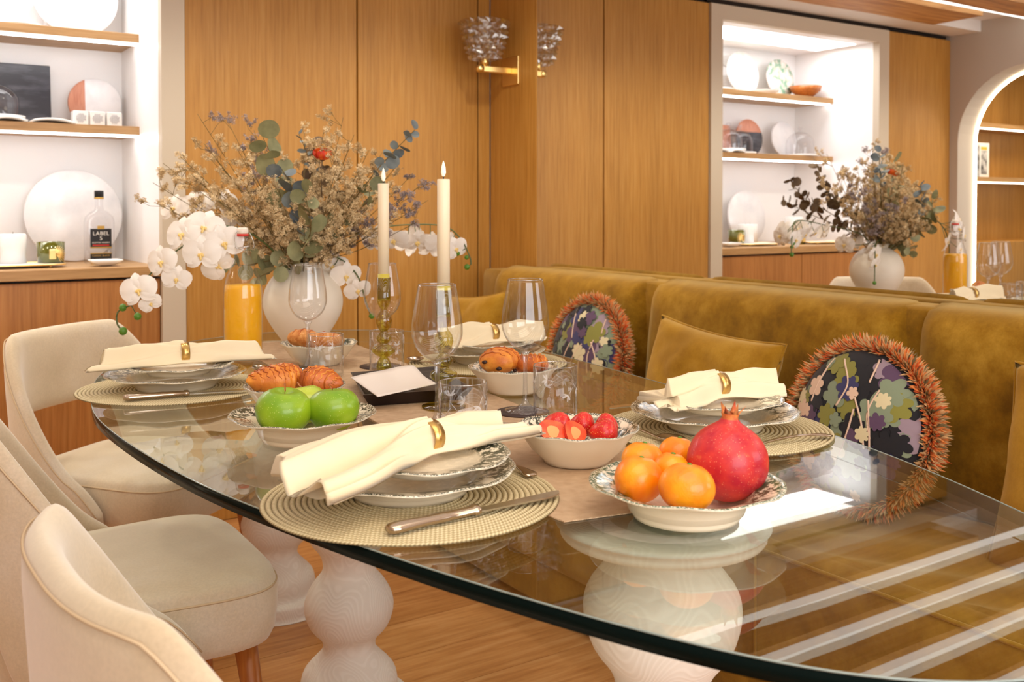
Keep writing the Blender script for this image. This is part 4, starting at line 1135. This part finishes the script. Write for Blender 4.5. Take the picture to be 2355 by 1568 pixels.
# glasses
def wine(label, p, H=.234):
    t = thing('wine_glass', label, 'wine glass', (p.x, p.y, ZT0 + .004), 0, 'wine glasses')
    k = H / .234
    bw = [(.0, .108), (.010, .109), (.022, .115), (.034, .128), (.0415, .146), (.0425, .160), (.0405, .182), (.0360, .208), (.0315, .234)]
    pr = [(p_.x, p_.z * k) for p_ in catmull([(a, 0, b) for a, b in bw], 4)]; pr[0] = (0, pr[0][1])
    inner = [(max(0, r - .0012), z + (.0012 if r < .03 else 0)) for r, z in pr]
    lathe('bowl', pr + inner[::-1], M['clear'], t, 48)
    bm = bmesh.new(); tube_bm(bm, [Vector((.0309 * math.cos(a), .0309 * math.sin(a), H)) for a in [2 * PI * q / 48 for q in range(49)]], .0007, 5, cap=False); link_bm('rim', bm, M['rim'], t, True)
    lathe('stem', [(0, .0045), (.0355, .0008), (.0365, 0), (.0365, .0015), (.018, .006), (.0075, .012), (.0046, .022), (.0038, .05), (.0038, .085), (.0055, .100), (.010, .1068), (0, .1075)][1:] + [(0, .1075)], M['solid_glass'], t, 36)
    return t
W = [('wine glass at the front centre, beside the etched tumbler', P(1005, 985)), ('wine glass right of centre, beside the strawberry bowl', P(1208, 951)), ('wine glass in front of the ceramic vase', P(707, 853)), ('wine glass behind the left candlestick', P(879, 845))]
w0 = wine(*W[0])
for lab, p in W[1:]: dup(w0, (p.x, p.y, ZT0 + .004), 0, lab)
for (lab, p) in zip(('round brown coaster under the front wine glass', 'round brown coaster under the right hand wine glass', 'round brown coaster under the wine glass before the vase', 'round brown coaster under the wine glass behind the candlestick'), [w_[1] for w_ in W]):
    o = lathe('coaster', [(0, 0), (.0475, 0), (.0475, .0025), (0, .0025)], M['coaster'], None, 40, loc=(p.x - .004, p.y + .002, ZT0 + .0008)); tag(o, lab, 'coaster', 'brown coasters')
def tumbler(label, p, rz=0):
    t = thing('tumbler', label, 'glass', (p.x, p.y, ZT0 + .002), rz, 'etched tumblers')
    R, H = .0385, .090
    lathe('glass_wall', [(0, .0), (R - .003, 0), (R, .003), (R, H), (R - .0015, H), (R - .0015, .006), (0, .006)], M['clear'], t, 48)
    bm = bmesh.new(); tube_bm(bm, [Vector(((R - .0008) * math.cos(a), (R - .0008) * math.sin(a), H)) for a in [2 * PI * q / 48 for q in range(49)]], .0009, 5, cap=False); link_bm('rim', bm, M['rim'], t, True)
    bm = bmesh.new(); rnd = random.Random(3)
    def on(a, z): return Vector(((R + .0003) * math.cos(a), (R + .0003) * math.sin(a), z))
    for k in range(8):
        a0 = k * 2 * PI / 8 + .3 * rnd.random(); z0 = .018 + .052 * rnd.random(); ang = rnd.random() * 6.28
        for (da, ln, wd) in ((.6, .012, .0017), (1.15, .010, .0015), (-.6, .012, .0017), (-1.15, .010, .0015), (PI, .019, .0005), (0, .003, .0008)):
            dr = ang + da; pts = []
            for q in range(8):
                th = 2 * PI * q / 8; lx = ln / 2 + ln / 2 * math.cos(th); ly = wd * math.sin(th)
                uu = lx * math.cos(dr) - ly * math.sin(dr); vv = lx * math.sin(dr) + ly * math.cos(dr)
                zz = z0 + vv
                pts.append(bm.verts.new(on(a0 + uu / R, max(.004, min(H - .004, zz)))))
            try: bm.faces.new(pts)
            except ValueError: pass
    t2 = NT('frosted_etching'); t2.b.inputs['Base Color'].default_value = (.95, .95, .95, 1); t2.b.inputs['Alpha'].default_value = .4; t2.b.inputs['Roughness'].default_value = .6
    link_bm('dragonfly_etching', bm, t2.m, t)
    return t
TU = [('etched tumbler in front of the front wine glass', P(1064, 1014)), ('etched tumbler behind the strawberry bowl', P(1277, 962)), ('etched tumbler before the vase and buns', P(748, 868)), ('etched tumbler behind the left candlestick', P(889, 857))]
t0_ = tumbler(*TU[0])
for i, (lab, p) in enumerate(TU[1:]): dup(t0_, (p.x, p.y, ZT0 + .002), i + 1.3, lab)

# candlesticks and candles
def stick(label, p):
    t = thing('candlestick', label, 'candlestick', (p.x, p.y, ZT0 + .002), 0, 'olive glass candlesticks')
    pr = [(0, 0), (.040, 0), (.040, .003), (.012, .005), (.008, .009), (.015, .017), (.0165, .025), (.013, .036), (.008, .044), (.018, .049), (.0255, .056), (.024, .064), (.012, .070), (.009, .074), (.0155, .080), (.016, .088), (.009, .096), (.008, .100), (.0145, .108), (.0178, .120), (.0155, .132), (.008, .142), (.007, .147), (.0135, .158), (.0145, .166), (.0148, .214), (.0135, .214), (.0130, .170), (.004, .165), (0, .165)]
    lathe('glass_stem', pr, M['amber_glass'], t, 40)
    lathe('candle_socket', [(0, .166), (.0125, .166), (.0125, .222), (0, .222)], M['socket'], t, 30)
    return t
cs = [('olive glass candlestick on the left, behind the dark tray', Q(882, 872, 2.135)), ('olive glass candlestick on the right, behind the front wine glass', Q(1020, 940, 1.817))]
k0 = stick(*cs[0]); dup(k0, (cs[1][1].x, cs[1][1].y, ZT0 + .002), 0, cs[1][0])
for (p, lab) in ((cs[0][1], 'ivory taper candle in the left candlestick'), (cs[1][1], 'ivory taper candle in the right candlestick')):
    t = thing('taper_candle', lab, 'candle', (p.x, p.y, ZT0 + .224), 0, 'ivory taper candles')
    lathe('wax', [(0, 0), (.0117, 0), (.0117, .192), (.011, .193), (0, .191)], M['wax'], t, 32)
    tube('wick', [(0, 0, .190), (0, 0, .198)], .0012, M['wick'], t, 6)
    lathe('flame', [(0, .197), (.003, .199), (.0048, .205), (.0040, .214), (.0018, .223), (0, .227)], M['flame'], t, 20)

# juice bottle
pj = P(558, 829)
t = thing('juice_bottle', 'swing top glass bottle of orange juice beside the vase', 'bottle', (pj.x, pj.y, ZT0 + .001), .35)
ob = [(0, 0), (.043, 0), (.0455, .004), (.0455, .150), (.0445, .172), (.039, .196), (.030, .220), (.021, .243), (.0155, .262), (.0145, .276), (.0165, .280), (.0165, .292), (.0145, .296)]
lathe('glass', ob, M['dome_glass'], t, 48)
lathe('juice', [(0, .006), (.0425, .006), (.0435, .010), (.0435, .150), (.0425, .170), (.041, .180), (0, .180)], M['juice'], t, 48)
lathe('gasket', [(0, .296), (.013, .296), (.014, .299), (.013, .302), (0, .302)], M['red'], t, 24)
lathe('stopper', [(0, .302), (.0125, .302), (.0135, .306), (.013, .314), (.010, .317), (0, .317)], M['cap'], t, 24)
bm = bmesh.new()
for s in (-1, 1):
    tube_bm(bm, catmull([(s * .0135, 0, .309), (s * .021, 0, .303), (s * .027, -.004, .286), (s * .026, -.010, .270), (s * .017, -.014, .266)], 5), .0012, 6)
tube_bm(bm, catmull([(-.017, -.014, .266), (-.008, -.021, .272), (.008, -.021, .272), (.017, -.014, .266)], 5), .0012, 6)
tube_bm(bm, [Vector((.0165 * math.cos(a), .0165 * math.sin(a), .270)) for a in [2 * PI * q / 24 for q in range(25)]], .0011, 5, cap=False)
link_bm('wire_bail', bm, M['steel'], t, True)

# tray with paper napkin
tc_ = [(-1.375, -1.632), (-1.462, -1.878), (-1.258, -1.925), (-1.190, -1.66)]
t = thing('dark_tray', 'dark wooden tray holding a white paper napkin', 'tray', (0, 0, 0))
bm = bmesh.new(); cen = Vector((sum(a for a, b in tc_) / 4, sum(b for a, b in tc_) / 4, 0)); z0 = ZT0 + .002
def rg(f_, z): return [bm.verts.new((cen.x + (a - cen.x) * f_, cen.y + (b - cen.y) * f_, z)) for a, b in tc_]
rr_ = [rg(.86, z0), rg(1.0, z0 + .024), rg(.965, z0 + .0245), rg(.83, z0 + .006)]
for A, B in zip(rr_[:-1], rr_[1:]):
    for k in range(4): bm.faces.new((A[k], A[(k + 1) % 4], B[(k + 1) % 4], B[k]))
bm.faces.new(rr_[0]); f_in = bm.faces.new(rr_[-1]); bmesh.ops.recalc_face_normals(bm, faces=bm.faces)
for f in bm.faces:
    f.material_index = 1 if f.calc_center_median().z > z0 + .0035 and f.normal.z < 0 else 0
link_bm('tray_body', bm, None, t, False, mats=[M['tray'], M['tray_side']])
q4 = [P(806, 874, .775), P(868, 916, .777), P(1003, 886, .777), P(950, 857, .775)]
def nf(u, v):
    p = q4[0].lerp(q4[3], u).lerp(q4[1].lerp(q4[2], u), v); p = p.copy(); p.z = z0 + .027 + .006 * math.sin(u * 3.2) * (1 - v) - .010 * (4 * u * (1 - u)) * (4 * v * (1 - v)) + .010 * sm(u + (1 - v), 1.4, 2); return p
tag(grid_obj('paper_napkin', nf, 14, 14, M['paper'], None, solid=.0018), 'white paper napkin lying on the dark tray', 'napkin')

# vase
pv = Vector((-1.219, -.985, 0))
t = thing('ceramic_vase', 'round cream ceramic vase holding the dried bouquet', 'vase', (pv.x, pv.y, ZT0 + .002))
vp = [(0, 0), (.048, 0), (.052, .004), (.075, .035), (.098, .075), (.1055, .108), (.101, .142), (.083, .175), (.058, .196), (.043, .204), (.045, .212), (.050, .216), (.047, .219), (.041, .212), (.038, .204), (.035, .19), (0, .10)]
lathe('vessel', [(max(0, p.x), p.z) for p in catmull([(a, 0, b) for a, b in vp], 4)], M['vase'], t, 64)
VM = Vector((pv.x, pv.y, ZT0 + .205))     # mouth
SP = .00116
TW = -FW
def B(px, py, toward=0.0):
    """a point of the bouquet: image offset from the vase axis plus distance towards the window"""
    D = (VM - CAM).dot(FW) - toward
    return Q(px, py, D)

# ================================================================ BOUQUET
def sprig(label, tip, seed, m, nbr=9, spread=.07, dens=9, fs=.0043, grp='dried statice sprigs'):
    rnd = random.Random(seed); t = thing('dried_sprig', label, 'dried flower', VM, 0, grp)
    tip = Vector(tip) - VM; base = Vector((rnd.uniform(-.015, .015), rnd.uniform(-.015, .015), -.06))
    mid = base.lerp(tip, .5) + Vector((0, 0, .05 * tip.length))
    main = catmull([base, Vector((base.x * .8, base.y * .8, .0)), mid, tip], 6)
    bs = bmesh.new(); bf = bmesh.new()
    tube_bm(bs, main, [.0015 * (1 - .6 * i / len(main)) for i in range(len(main))], 4)
    def floret(p, s):
        up = Vector((rnd.gauss(0, 1), rnd.gauss(0, 1), rnd.gauss(.6, 1))).normalized(); a = up.orthogonal().normalized(); b = up.cross(a)
        c = bf.verts.new(p)
        n = 4; an = rnd.random() * 6
        for k in range(n):
            th = an + 2 * PI * k / n; d = a * math.cos(th) + b * math.sin(th); e = a * math.cos(th + .8) + b * math.sin(th + .8)
            bf.faces.new((c, bf.verts.new(p + d * s + up * s * .6), bf.verts.new(p + e * s + up * s * .6)))
    L = len(main)
    dirm = (tip - mid).normalized()
    for k in range(nbr):
        f = .42 + .58 * (k + rnd.random()) / nbr; i = min(L - 1, int(f * (L - 1))); o_ = main[i]
        d = (dirm * .9 + Vector((rnd.gauss(0, .7), rnd.gauss(0, .7), rnd.gauss(.25, .5)))).normalized(); ln = spread * (.5 + rnd.random() * .7) * (1.15 - .4 * f)
        e = o_ + d * ln; mm = o_.lerp(e, .5) + Vector((rnd.gauss(0, .005), rnd.gauss(0, .005), rnd.gauss(0, .005)))
        tube_bm(bs, [o_, mm, e], [.0008, .0006, .0004], 3, cap=False)
        for _ in range(3):
            st = o_.lerp(e, .35 + .5 * rnd.random()); d2 = (d + Vector((rnd.gauss(0, .7), rnd.gauss(0, .7), rnd.gauss(.2, .6)))).normalized(); e2 = st + d2 * ln * .45
            tube_bm(bs, [st, e2], [.0005, .0003], 3, cap=False)
            for q in range(dens):
                floret(st.lerp(e2, .4 + .7 * rnd.random()) + Vector((rnd.gauss(0, .0028), rnd.gauss(0, .0028), rnd.gauss(0, .0028))), fs * (.7 + .6 * rnd.random()))
    link_bm('stem', bs, M['stem'], t, True)
    f = link_bm('florets', bf, m, t, False); f['kind'] = 'stuff'
ST = []
rb = random.Random(11)
tips = [(455, 262, .05), (525, 280, -.05), (585, 300, .0), (470, 330, .12), (415, 360, .05), (375, 375, .0), (352, 420, .08), (355, 465, .12), (395, 395, -.1), (440, 400, .18), (500, 370, .05), (545, 340, .12), (610, 345, -.05), (560, 420, .22), (480, 440, .1), (520, 470, .2), (640, 430, .22), (690, 460, .25), (730, 330, .0), (790, 270, -.02), (745, 300, .06), (815, 310, .03), (850, 345, .0), (800, 350, .12), (770, 400, .18), (835, 400, .12), (880, 350, -.08), (915, 380, .0), (950, 400, -.08), (975, 420, -.02), (985, 460, .05), (930, 450, .1), (880, 440, .15), (820, 470, .2), (760, 490, .24), (700, 520, .26), (650, 510, .24), (600, 480, .2), (860, 520, .16), (780, 550, .2), (720, 400, .1), (900, 500, .05), (660, 380, .05), (640, 560, .17), (960, 510, 0), (450, 470, .0), (700, 370, -.15), (800, 430, -.2), (600, 400, -.22), (880, 400, -.25), (700, 300, -.25), (560, 350, -.2)]
twins = {}
for i, (a, b, d) in sorted(enumerate(tips), key=lambda q: q[1][1]):
    lilac = i in (0, 1, 2, 28, 29, 30, 44, 31)
    an = math.degrees(math.atan2(a - 695, 600 - b)); hr = round(an / 15) / 2
    h12 = int(math.floor(hr)) % 12 or 12; names = 'twelve one two three four five six seven eight nine ten eleven'.split()
    clock = ('half past ' if hr % 1 else '') + names[h12 % 12] + ("" if hr % 1 else " o'clock")
    Lr = math.hypot(a - 695, 600 - b); reach = 'outermost reach' if Lr > 310 else 'long reach' if Lr > 235 else 'medium reach' if Lr > 150 else 'short reach'
    dep = ', bending forward' if d > .09 else ', bending to the back wall' if d < -.09 else ''
    lab = 'dried ' + ('lilac' if lilac else 'beige') + ' statice sprig pointing to ' + clock + ', ' + reach + dep
    twins[lab] = twins.get(lab, 0) + 1
    lab += ('', ', lower one', ', lowest one', ', inner one', ', hidden one')[twins[lab] - 1]
    sprig(lab, B(a, b, d * .8), 100 + i, M['statice_lilac'] if lilac else M['statice'], nbr=13 if not lilac else 8, spread=.07, dens=15, grp='dried statice sprigs in the vase')

def leaf_mesh(kind='round'):
    bm = bmesh.new(); n = 12; c = bm.verts.new((0, .5, .05)); rim = []
    for k in range(n):
        a = 2 * PI * k / n; x_, y_ = .5 * math.sin(a), .5 - .5 * math.cos(a)
        if kind == 'long': x_ *= .5
        rim.append(bm.verts.new((x_, y_, .10 * abs(math.sin(a)) + .12 * (y_ ** 2))))
    for k in range(n): bm.faces.new((c, rim[k], rim[(k + 1) % n]))
    for f in bm.faces: f.smooth = True
    me = bpy.data.meshes.new('leaf'); bm.to_mesh(me); bm.free(); return me
LM = {}
for nm in ('euc', 'euc_blue', 'euc_brown'):
    me = leaf_mesh(); me.materials.append(M[nm]); LM[nm] = me
    me = leaf_mesh('long'); me.materials.append(M[nm]); LM[nm + 'l'] = me
def euc(label, pts, n, size, mt, seed, long_=False, start=.3):
    rnd = random.Random(seed); t = thing('eucalyptus_branch', label, 'branch', VM)
    path = catmull([Vector((0, 0, -.05))] + [Vector(p) - VM for p in pts], 8)
    tube('twig', path, [.0022 * (1 - .6 * i / len(path)) for i in range(len(path))], M['stem'], t, 5)
    for k in range(n):
        f = start + (1 - start) * k / max(1, n - 1); i = min(len(path) - 1, int(f * (len(path) - 1)))
        d = (path[i] - path[max(0, i - 1)]).normalized() if i else Vector((0, 0, 1))
        out = (d * .5 + d.orthogonal().normalized() * math.cos(k * 2.4 + seed) + d.cross(d.orthogonal()).normalized() * math.sin(k * 2.4 + seed)).normalized()
        o = bpy.data.objects.new('leaf', LM[mt + ('l' if long_ else '')]); C.objects.link(o); o.parent = t; o.location = path[i]
        nz = Vector((rnd.gauss(0, .5), rnd.gauss(0, .5), rnd.gauss(0, .5))) + TW * .9
        y_ = out; x_ = y_.cross(nz).normalized(); z_ = x_.cross(y_)
        o.rotation_euler = Matrix((x_, y_, z_)).transposed().to_euler(); s = size * (.7 + .5 * rnd.random()) * (1.1 - .3 * f); o.scale = (s, s, s)
euc('eucalyptus branch with large round green leaves rising left of centre', [B(690, 560, .03), B(655, 430, .06), B(605, 315, .06)], 13, .062, 'euc', 1, start=.45)
euc('eucalyptus branch with grey blue leaves in the middle of the bouquet', [B(700, 560, .1), B(690, 470, .16), B(650, 390, .16)], 14, .045, 'euc_blue', 2)
euc('eucalyptus branch with green leaves hanging over the vase front', [B(700, 580, .12), B(715, 520, .2), B(700, 440, .2)], 12, .050, 'euc', 3)
euc('eucalyptus branch ending in purple grey leaves at the upper right', [B(740, 560, .02), B(860, 400, .02), B(905, 350, .02), B(955, 298, .02)], 13, .038, 'euc_blue', 4, start=.5)
euc('narrow blue eucalyptus tip above the red rose', [B(730, 480, -.02), B(715, 380, -.02), B(688, 308, -.02)], 9, .026, 'euc_blue', 5, True, .62)
euc('eucalyptus branch drooping to the left of the vase', [B(650, 600, .05), B(560, 610, .08), B(495, 600, .08)], 11, .052, 'euc', 6)
euc('eucalyptus branch drooping low beside the bottle neck', [B(670, 606, .08), B(620, 625, .12), B(590, 640, .12)], 7, .050, 'euc', 7)
euc('dark brown eucalyptus branch at the back, seen tall in the mirror', [B(705, 500, -.10), B(715, 420, -.20), B(720, 330, -.24)], 26, .042, 'euc_brown', 8)
euc('dark brown eucalyptus branch leaning back towards the panelled wall', [B(720, 520, -.14), B(730, 450, -.28), B(750, 390, -.34)], 26, .040, 'euc_brown', 9)
euc('brown eucalyptus branch low at the back of the bouquet', [B(750, 560, -.1), B(770, 500, -.25), B(790, 455, -.36)], 22, .044, 'euc_brown', 10)
euc('green eucalyptus branch behind the candle at mid height', [B(760, 530, .05), B(840, 470, .06), B(850, 430, .05)], 9, .045, 'euc', 11)
# rose
t = thing('dried_rose', 'small red and orange dried rose near the top of the bouquet', 'rose', VM)
rp = B(742, 362, .06) - VM
tube('stem', catmull([(0, 0, -.05), B(735, 540, .03) - VM, B(740, 400, .06) - VM, rp]), .0016, M['euc_brown'], t, 5)
for k in range(12):
    a = k * 2.4; r = .004 + .0016 * k
    def pf(u, v, a=a, r=r, k=k):
        th = a + (u - .5) * 1.5; z = v * .024 - .004; rr = r * (.75 + .6 * math.sin(v * 2.2))
        return Vector((rr * math.cos(th), rr * math.sin(th), z - .3 * abs(u - .5) * .012 * v))
    grid_obj('petal', pf, 5, 5, M['rose'], t, loc=rp, rot=(.25, -.15, 0))
lathe('calyx', [(0, -.012), (.006, -.008), (.008, -.002), (.004, .004), (0, .004)], M['euc_brown'], t, 12, loc=rp)

# orchids
def petal_mesh(wide):
    bm = bmesh.new(); nu, nv = 9, 7
    V = []
    for i in range(nu):
        u = i / (nu - 1); row = []
        wd = (math.sin(PI * min(1, u * .93 + .05)) ** (.55 if wide else .7)) * (.62 if wide else .36)
        for j in range(nv):
            v = (j / (nv - 1) * 2 - 1); row.append(bm.verts.new((v * wd, u, .12 * math.sin(PI * u) - .10 * u * u - .10 * v * v * wd + .02 * math.sin(v * 6 + u * 3))))
        V.append(row)
    for i in range(nu - 1):
        for j in range(nv - 1): bm.faces.new((V[i][j], V[i][j + 1], V[i + 1][j + 1], V[i + 1][j])).smooth = True
    me = bpy.data.meshes.new('petal'); bm.to_mesh(me); bm.free(); me.materials.append(M['petal']); return me
PW, PN = petal_mesh(True), petal_mesh(False)
def lip_mesh():
    bm = bmesh.new()
    for (p, s) in (((0, 0, .06), (.09, .09, .11)), ((.10, -.02, .14), (.05, .09, .09)), ((-.10, -.02, .14), (.05, .09, .09)), ((0, -.14, .15), (.07, .16, .06))):
        r = bmesh.ops.create_uvsphere(bm, u_segments=10, v_segments=7, radius=1)
        for v in r['verts']: v.co = Vector((v.co.x * s[0] + p[0], v.co.y * s[1] + p[1], v.co.z * s[2] + p[2]))
    for f in bm.faces: f.smooth = True
    me = bpy.data.meshes.new('lip'); bm.to_mesh(me); bm.free(); me.materials.append(M['lip']); return me
LIPM = lip_mesh()
def orchid(label, path, flowers, buds):
    t = thing('orchid_spray', label, 'orchid', VM)
    pts = catmull([Vector((0, 0, -.05))] + [Vector(p) - VM for p in path], 8)
    tube('stem', pts, .0022, M['stem_green'], t, 6)
    for (p, face, s, roll) in flowers:
        p = Vector(p) - VM
        e = bpy.data.objects.new('flower', None); C.objects.link(e); e.parent = t; e.location = p; e.empty_display_size = .02
        z_ = Vector(face).normalized(); x_ = Vector((0, 0, 1)).cross(z_)
        if x_.length < .1: x_ = RT.copy()
        x_.normalize(); y_ = z_.cross(x_)
        Rm = Matrix((x_, y_, z_)).transposed() @ Matrix.Rotation(roll, 3, 'Z'); e.rotation_euler = Rm.to_euler(); e.scale = (s, s, s)
        for me, a, sc_ in ((PN, 0, .95), (PN, 2.25, .95), (PN, -2.25, .95), (PW, 1.30, 1.0), (PW, -1.30, 1.0)):
            o = bpy.data.objects.new('petal', me); C.objects.link(o); o.parent = e; o.rotation_euler = (0, 0, a); o.scale = (sc_,) * 3; o.location = (0, 0, .02 if me is PW else 0)
        o = bpy.data.objects.new('lip', LIPM); C.objects.link(o); o.parent = e
        near = min(pts, key=lambda q: (q - p).length)
        if (near - p).length > .004: tube('pedicel', [near, near.lerp(p, .5) + Vector((0, 0, -.004)), p - z_ * .002], .0014, M['stem_green'], t, 5)
    for p, r in buds:
        p = Vector(p) - VM; near = min(pts, key=lambda q: (q - p).length)
        tube('pedicel', [near, p], .0013, M['stem_green'], t, 5)
        lathe('bud', [(0, -r), (r * .7, -r * .7), (r, 0), (r * .75, r * .7), (0, r * 1.1)], M['bud'], t, 14, loc=p)
def F(dx, dz, tw=1): return TW * tw + RT * dx + Vector((0, 0, dz))
orchid('white orchid spray arching down to the left over the juice bottle', [B(610, 560, .12), B(520, 520, .2), B(430, 560, .25), B(345, 630, .27), B(318, 690, .27), B(272, 715, .27), B(268, 745, .27), B(283, 762, .27)],
    [(B(420, 540, .30), F(-.3, .2), .048, .1), (B(470, 525, .30), F(.1, .3), .050, -.3), (B(515, 560, .30), F(.4, -.1), .050, .3), (B(463, 585, .32), F(0, -.1), .048, 0), (B(372, 603, .32), F(-.3, .0), .043, .2), (B(405, 642, .31), F(.3, -.3), .036, -.2), (B(318, 668, .32), F(.1, .0), .045, .25), (B(345, 698, .30), F(.5, -.4), .028, .5), (B(500, 610, .26), F(.2, -.4), .044, 1.0)],
    [(B(281, 708, .27), .0095), (B(315, 728, .27), .0095), (B(281, 762, .27), .0105)])
orchid('white orchid spray at the upper left, partly behind the dried sprigs', [B(650, 540, .0), B(560, 480, -.05), B(450, 450, -.06), B(385, 480, -.06)],
    [(B(400, 480, -.03), F(-.3, .3), .045, 0), (B(450, 470, -.03), F(0, .4), .045, .4), (B(510, 465, -.03), F(.3, .4), .045, -.4), (B(545, 500, -.03), F(.4, .1), .043, 0)],
    [(B(382, 491, -.05), .007)])
orchid('white orchid spray arching to the right behind the candles', [B(770, 570, -.05), B(850, 530, -.2), B(930, 517, -.26), B(1020, 520, -.28), B(1060, 550, -.28), B(1080, 590, -.28), B(1083, 608, -.28)],
    [(B(858, 553, -.19), F(-.6, -.5), .046, 0), (B(905, 552, -.22), F(-.1, -.9), .048, .2), (B(960, 556, -.25), F(.2, -1), .048, 0), (B(1010, 560, -.26), F(.4, -.7), .046, 0), (B(1048, 572, -.27), F(.6, -.3), .040, .4), (B(935, 560, -.32), (.9, .4, -.2), .046, .4), (B(990, 565, -.34), (.9, .5, -.2), .046, .1), (B(880, 545, -.28), (.95, .1, .1), .046, .1), (B(960, 548, -.33), (.95, .1, .1), .046, .5), (B(1030, 560, -.33), (.95, .1, -.1), .042, -.4)],
    [(B(1052, 582, -.28), .009), (B(1073, 592, -.28), .007), (B(1074, 614, -.28), .009)])
orchid('white orchid spray hanging down right of the vase', [B(740, 590, .02), B(790, 600, .0), B(825, 640, .0), B(840, 690, .0), B(852, 725, 0)],
    [(B(765, 612, -.02), F(.2, -.6), .044, 0), (B(795, 635, .0), F(.5, -.4), .044, 0), (B(822, 668, .0), F(.4, -.6), .038, .3), (B(770, 600, -.12), (.95, -.1, -.1), .046, 0), (B(735, 585, -.08), (.95, .2, .2), .044, .4)],
    [(B(854, 727, .0), .008)])

# ================================================================ CHAIRS
def chair(label, loc, rz):
    """faces +x; origin on the floor under the seat centre"""
    t = thing('dining_chair', label, 'chair', loc, rz, 'beige velvet dining chairs')
    def so(u):   # seat outline, rounded, wider at the front
        a = 2 * PI * u; c, s = math.cos(a), math.sin(a); e = .42
        x_ = .245 * math.copysign(abs(c) ** e, c); y_ = .245 * math.copysign(abs(s) ** e, s)
        return x_, y_ * (.95 + .10 * (x_ / .245))
    rows = [(.0, .335, .0), (.90, .335, 0), (.955, .342, 0), (.985, .36, 0), (1.0, .40, 0), (1.0, .432, 0), (.975, .452, 0), (.93, .460, 0), (.7, .468, 0), (.35, .473, 0), (0, .474, 0)]
    bm = bmesh.new(); n = 64; prev = None
    for f_, z, _ in rows:
        if f_ == 0: row = [bm.verts.new((0, 0, z))]
        else: row = [bm.verts.new((so(k / n)[0] * f_, so(k / n)[1] * f_, z)) for k in range(n)]
        if prev:
            for k in range(n):
                k2 = (k + 1) % n
                if len(prev) == 1: bm.faces.new((prev[0], row[k2], row[k]))
                elif len(row) == 1: bm.faces.new((prev[k], prev[k2], row[0]))
                else: bm.faces.new((prev[k], prev[k2], row[k2], row[k]))
        prev = row
    bmesh.ops.recalc_face_normals(bm, faces=bm.faces)
    link_bm('seat', bm, M['beige'], t, True)
    pts = [Vector((so(k / n)[0] * .992, so(k / n)[1] * .992, .440)) for k in range(n + 1)]
    tube('seam', pts, .0022, M['seam'], t, 5)
    # curved back that sweeps down into the sides, open above the seat
    NU, NV = 72, 14; TH = .042
    def bk(u, v, off):
        s = u * 2 - 1; th = PI + s * 1.74; q = abs(s)
        lean = .0
        ztop = .795 - .415 * max(0, (q - .33) / .67) ** 1.4
        zbot = .58 - .24 * sm(q, .26, .52)
        ztop = max(ztop, zbot + .03)
        z = zbot + (ztop - zbot) * v
        hh = (z - .34) / .48
        rx_, ry_ = .262 + .030 * hh, .262 + .035 * hh
        fl = 1 - .0 * q
        d = Vector((math.cos(th), math.sin(th), 0))
        e = .75
        p = Vector((rx_ * math.copysign(abs(d.x) ** e, d.x), ry_ * math.copysign(abs(d.y) ** e, d.y), z))
        nn = Vector((d.x / rx_, d.y / ry_, 0)).normalized()
        rnd_ = math.sqrt(max(0, 1 - (2 * v - 1) ** 6))
        return p + nn * off * (.25 + .75 * rnd_)
    bm = bmesh.new(); G = []
    for off in (-TH / 2, TH / 2): G.append([[bm.verts.new(bk(i / NU, j / NV, off)) for j in range(NV + 1)] for i in range(NU + 1)])
    for g in G:
        for i in range(NU):
            for j in range(NV): bm.faces.new((g[i][j], g[i + 1][j], g[i + 1][j + 1], g[i][j + 1]))
    for i in range(NU):
        for j in (0, NV): bm.faces.new((G[0][i][j], G[0][i + 1][j], G[1][i + 1][j], G[1][i][j]))
    for j in range(NV):
        for i in (0, NU): bm.faces.new((G[0][i][j], G[0][i][j + 1], G[1][i][j + 1], G[1][i][j]))
    bmesh.ops.recalc_face_normals(bm, faces=bm.faces)
    o = link_bm('backrest', bm, M['beige'], t, True)
    md = o.modifiers.new('s', 'SUBSURF'); md.levels = 1; md.render_levels = 1
    pts = [bk(i / NU, .94, TH / 2 + .0012) + Vector((0, 0, 0)) for i in range(NU + 1)]
    tube('piping', pts, .0016, M['seam'], t, 5)
    for sx in (-1, 1):
        for sy in (-1, 1):
            tube('leg', [(sx * .175, sy * .175, .34), (sx * .215, sy * .205, 0)], [.021, .013], M['leg_wood'], t, 14)
    return t
c1 = chair('beige velvet chair behind the other two, by the wooden cabinet', (-1.585, -.80, 0), math.radians(-50))
dup(c1, (-1.815, -1.59, 0), math.radians(-2), 'beige velvet chair in the middle of the three, seat fully visible')
dup(c1, (-1.79, -2.53, 0), math.radians(2), 'beige velvet chair nearest the camera, only its curved back visible')
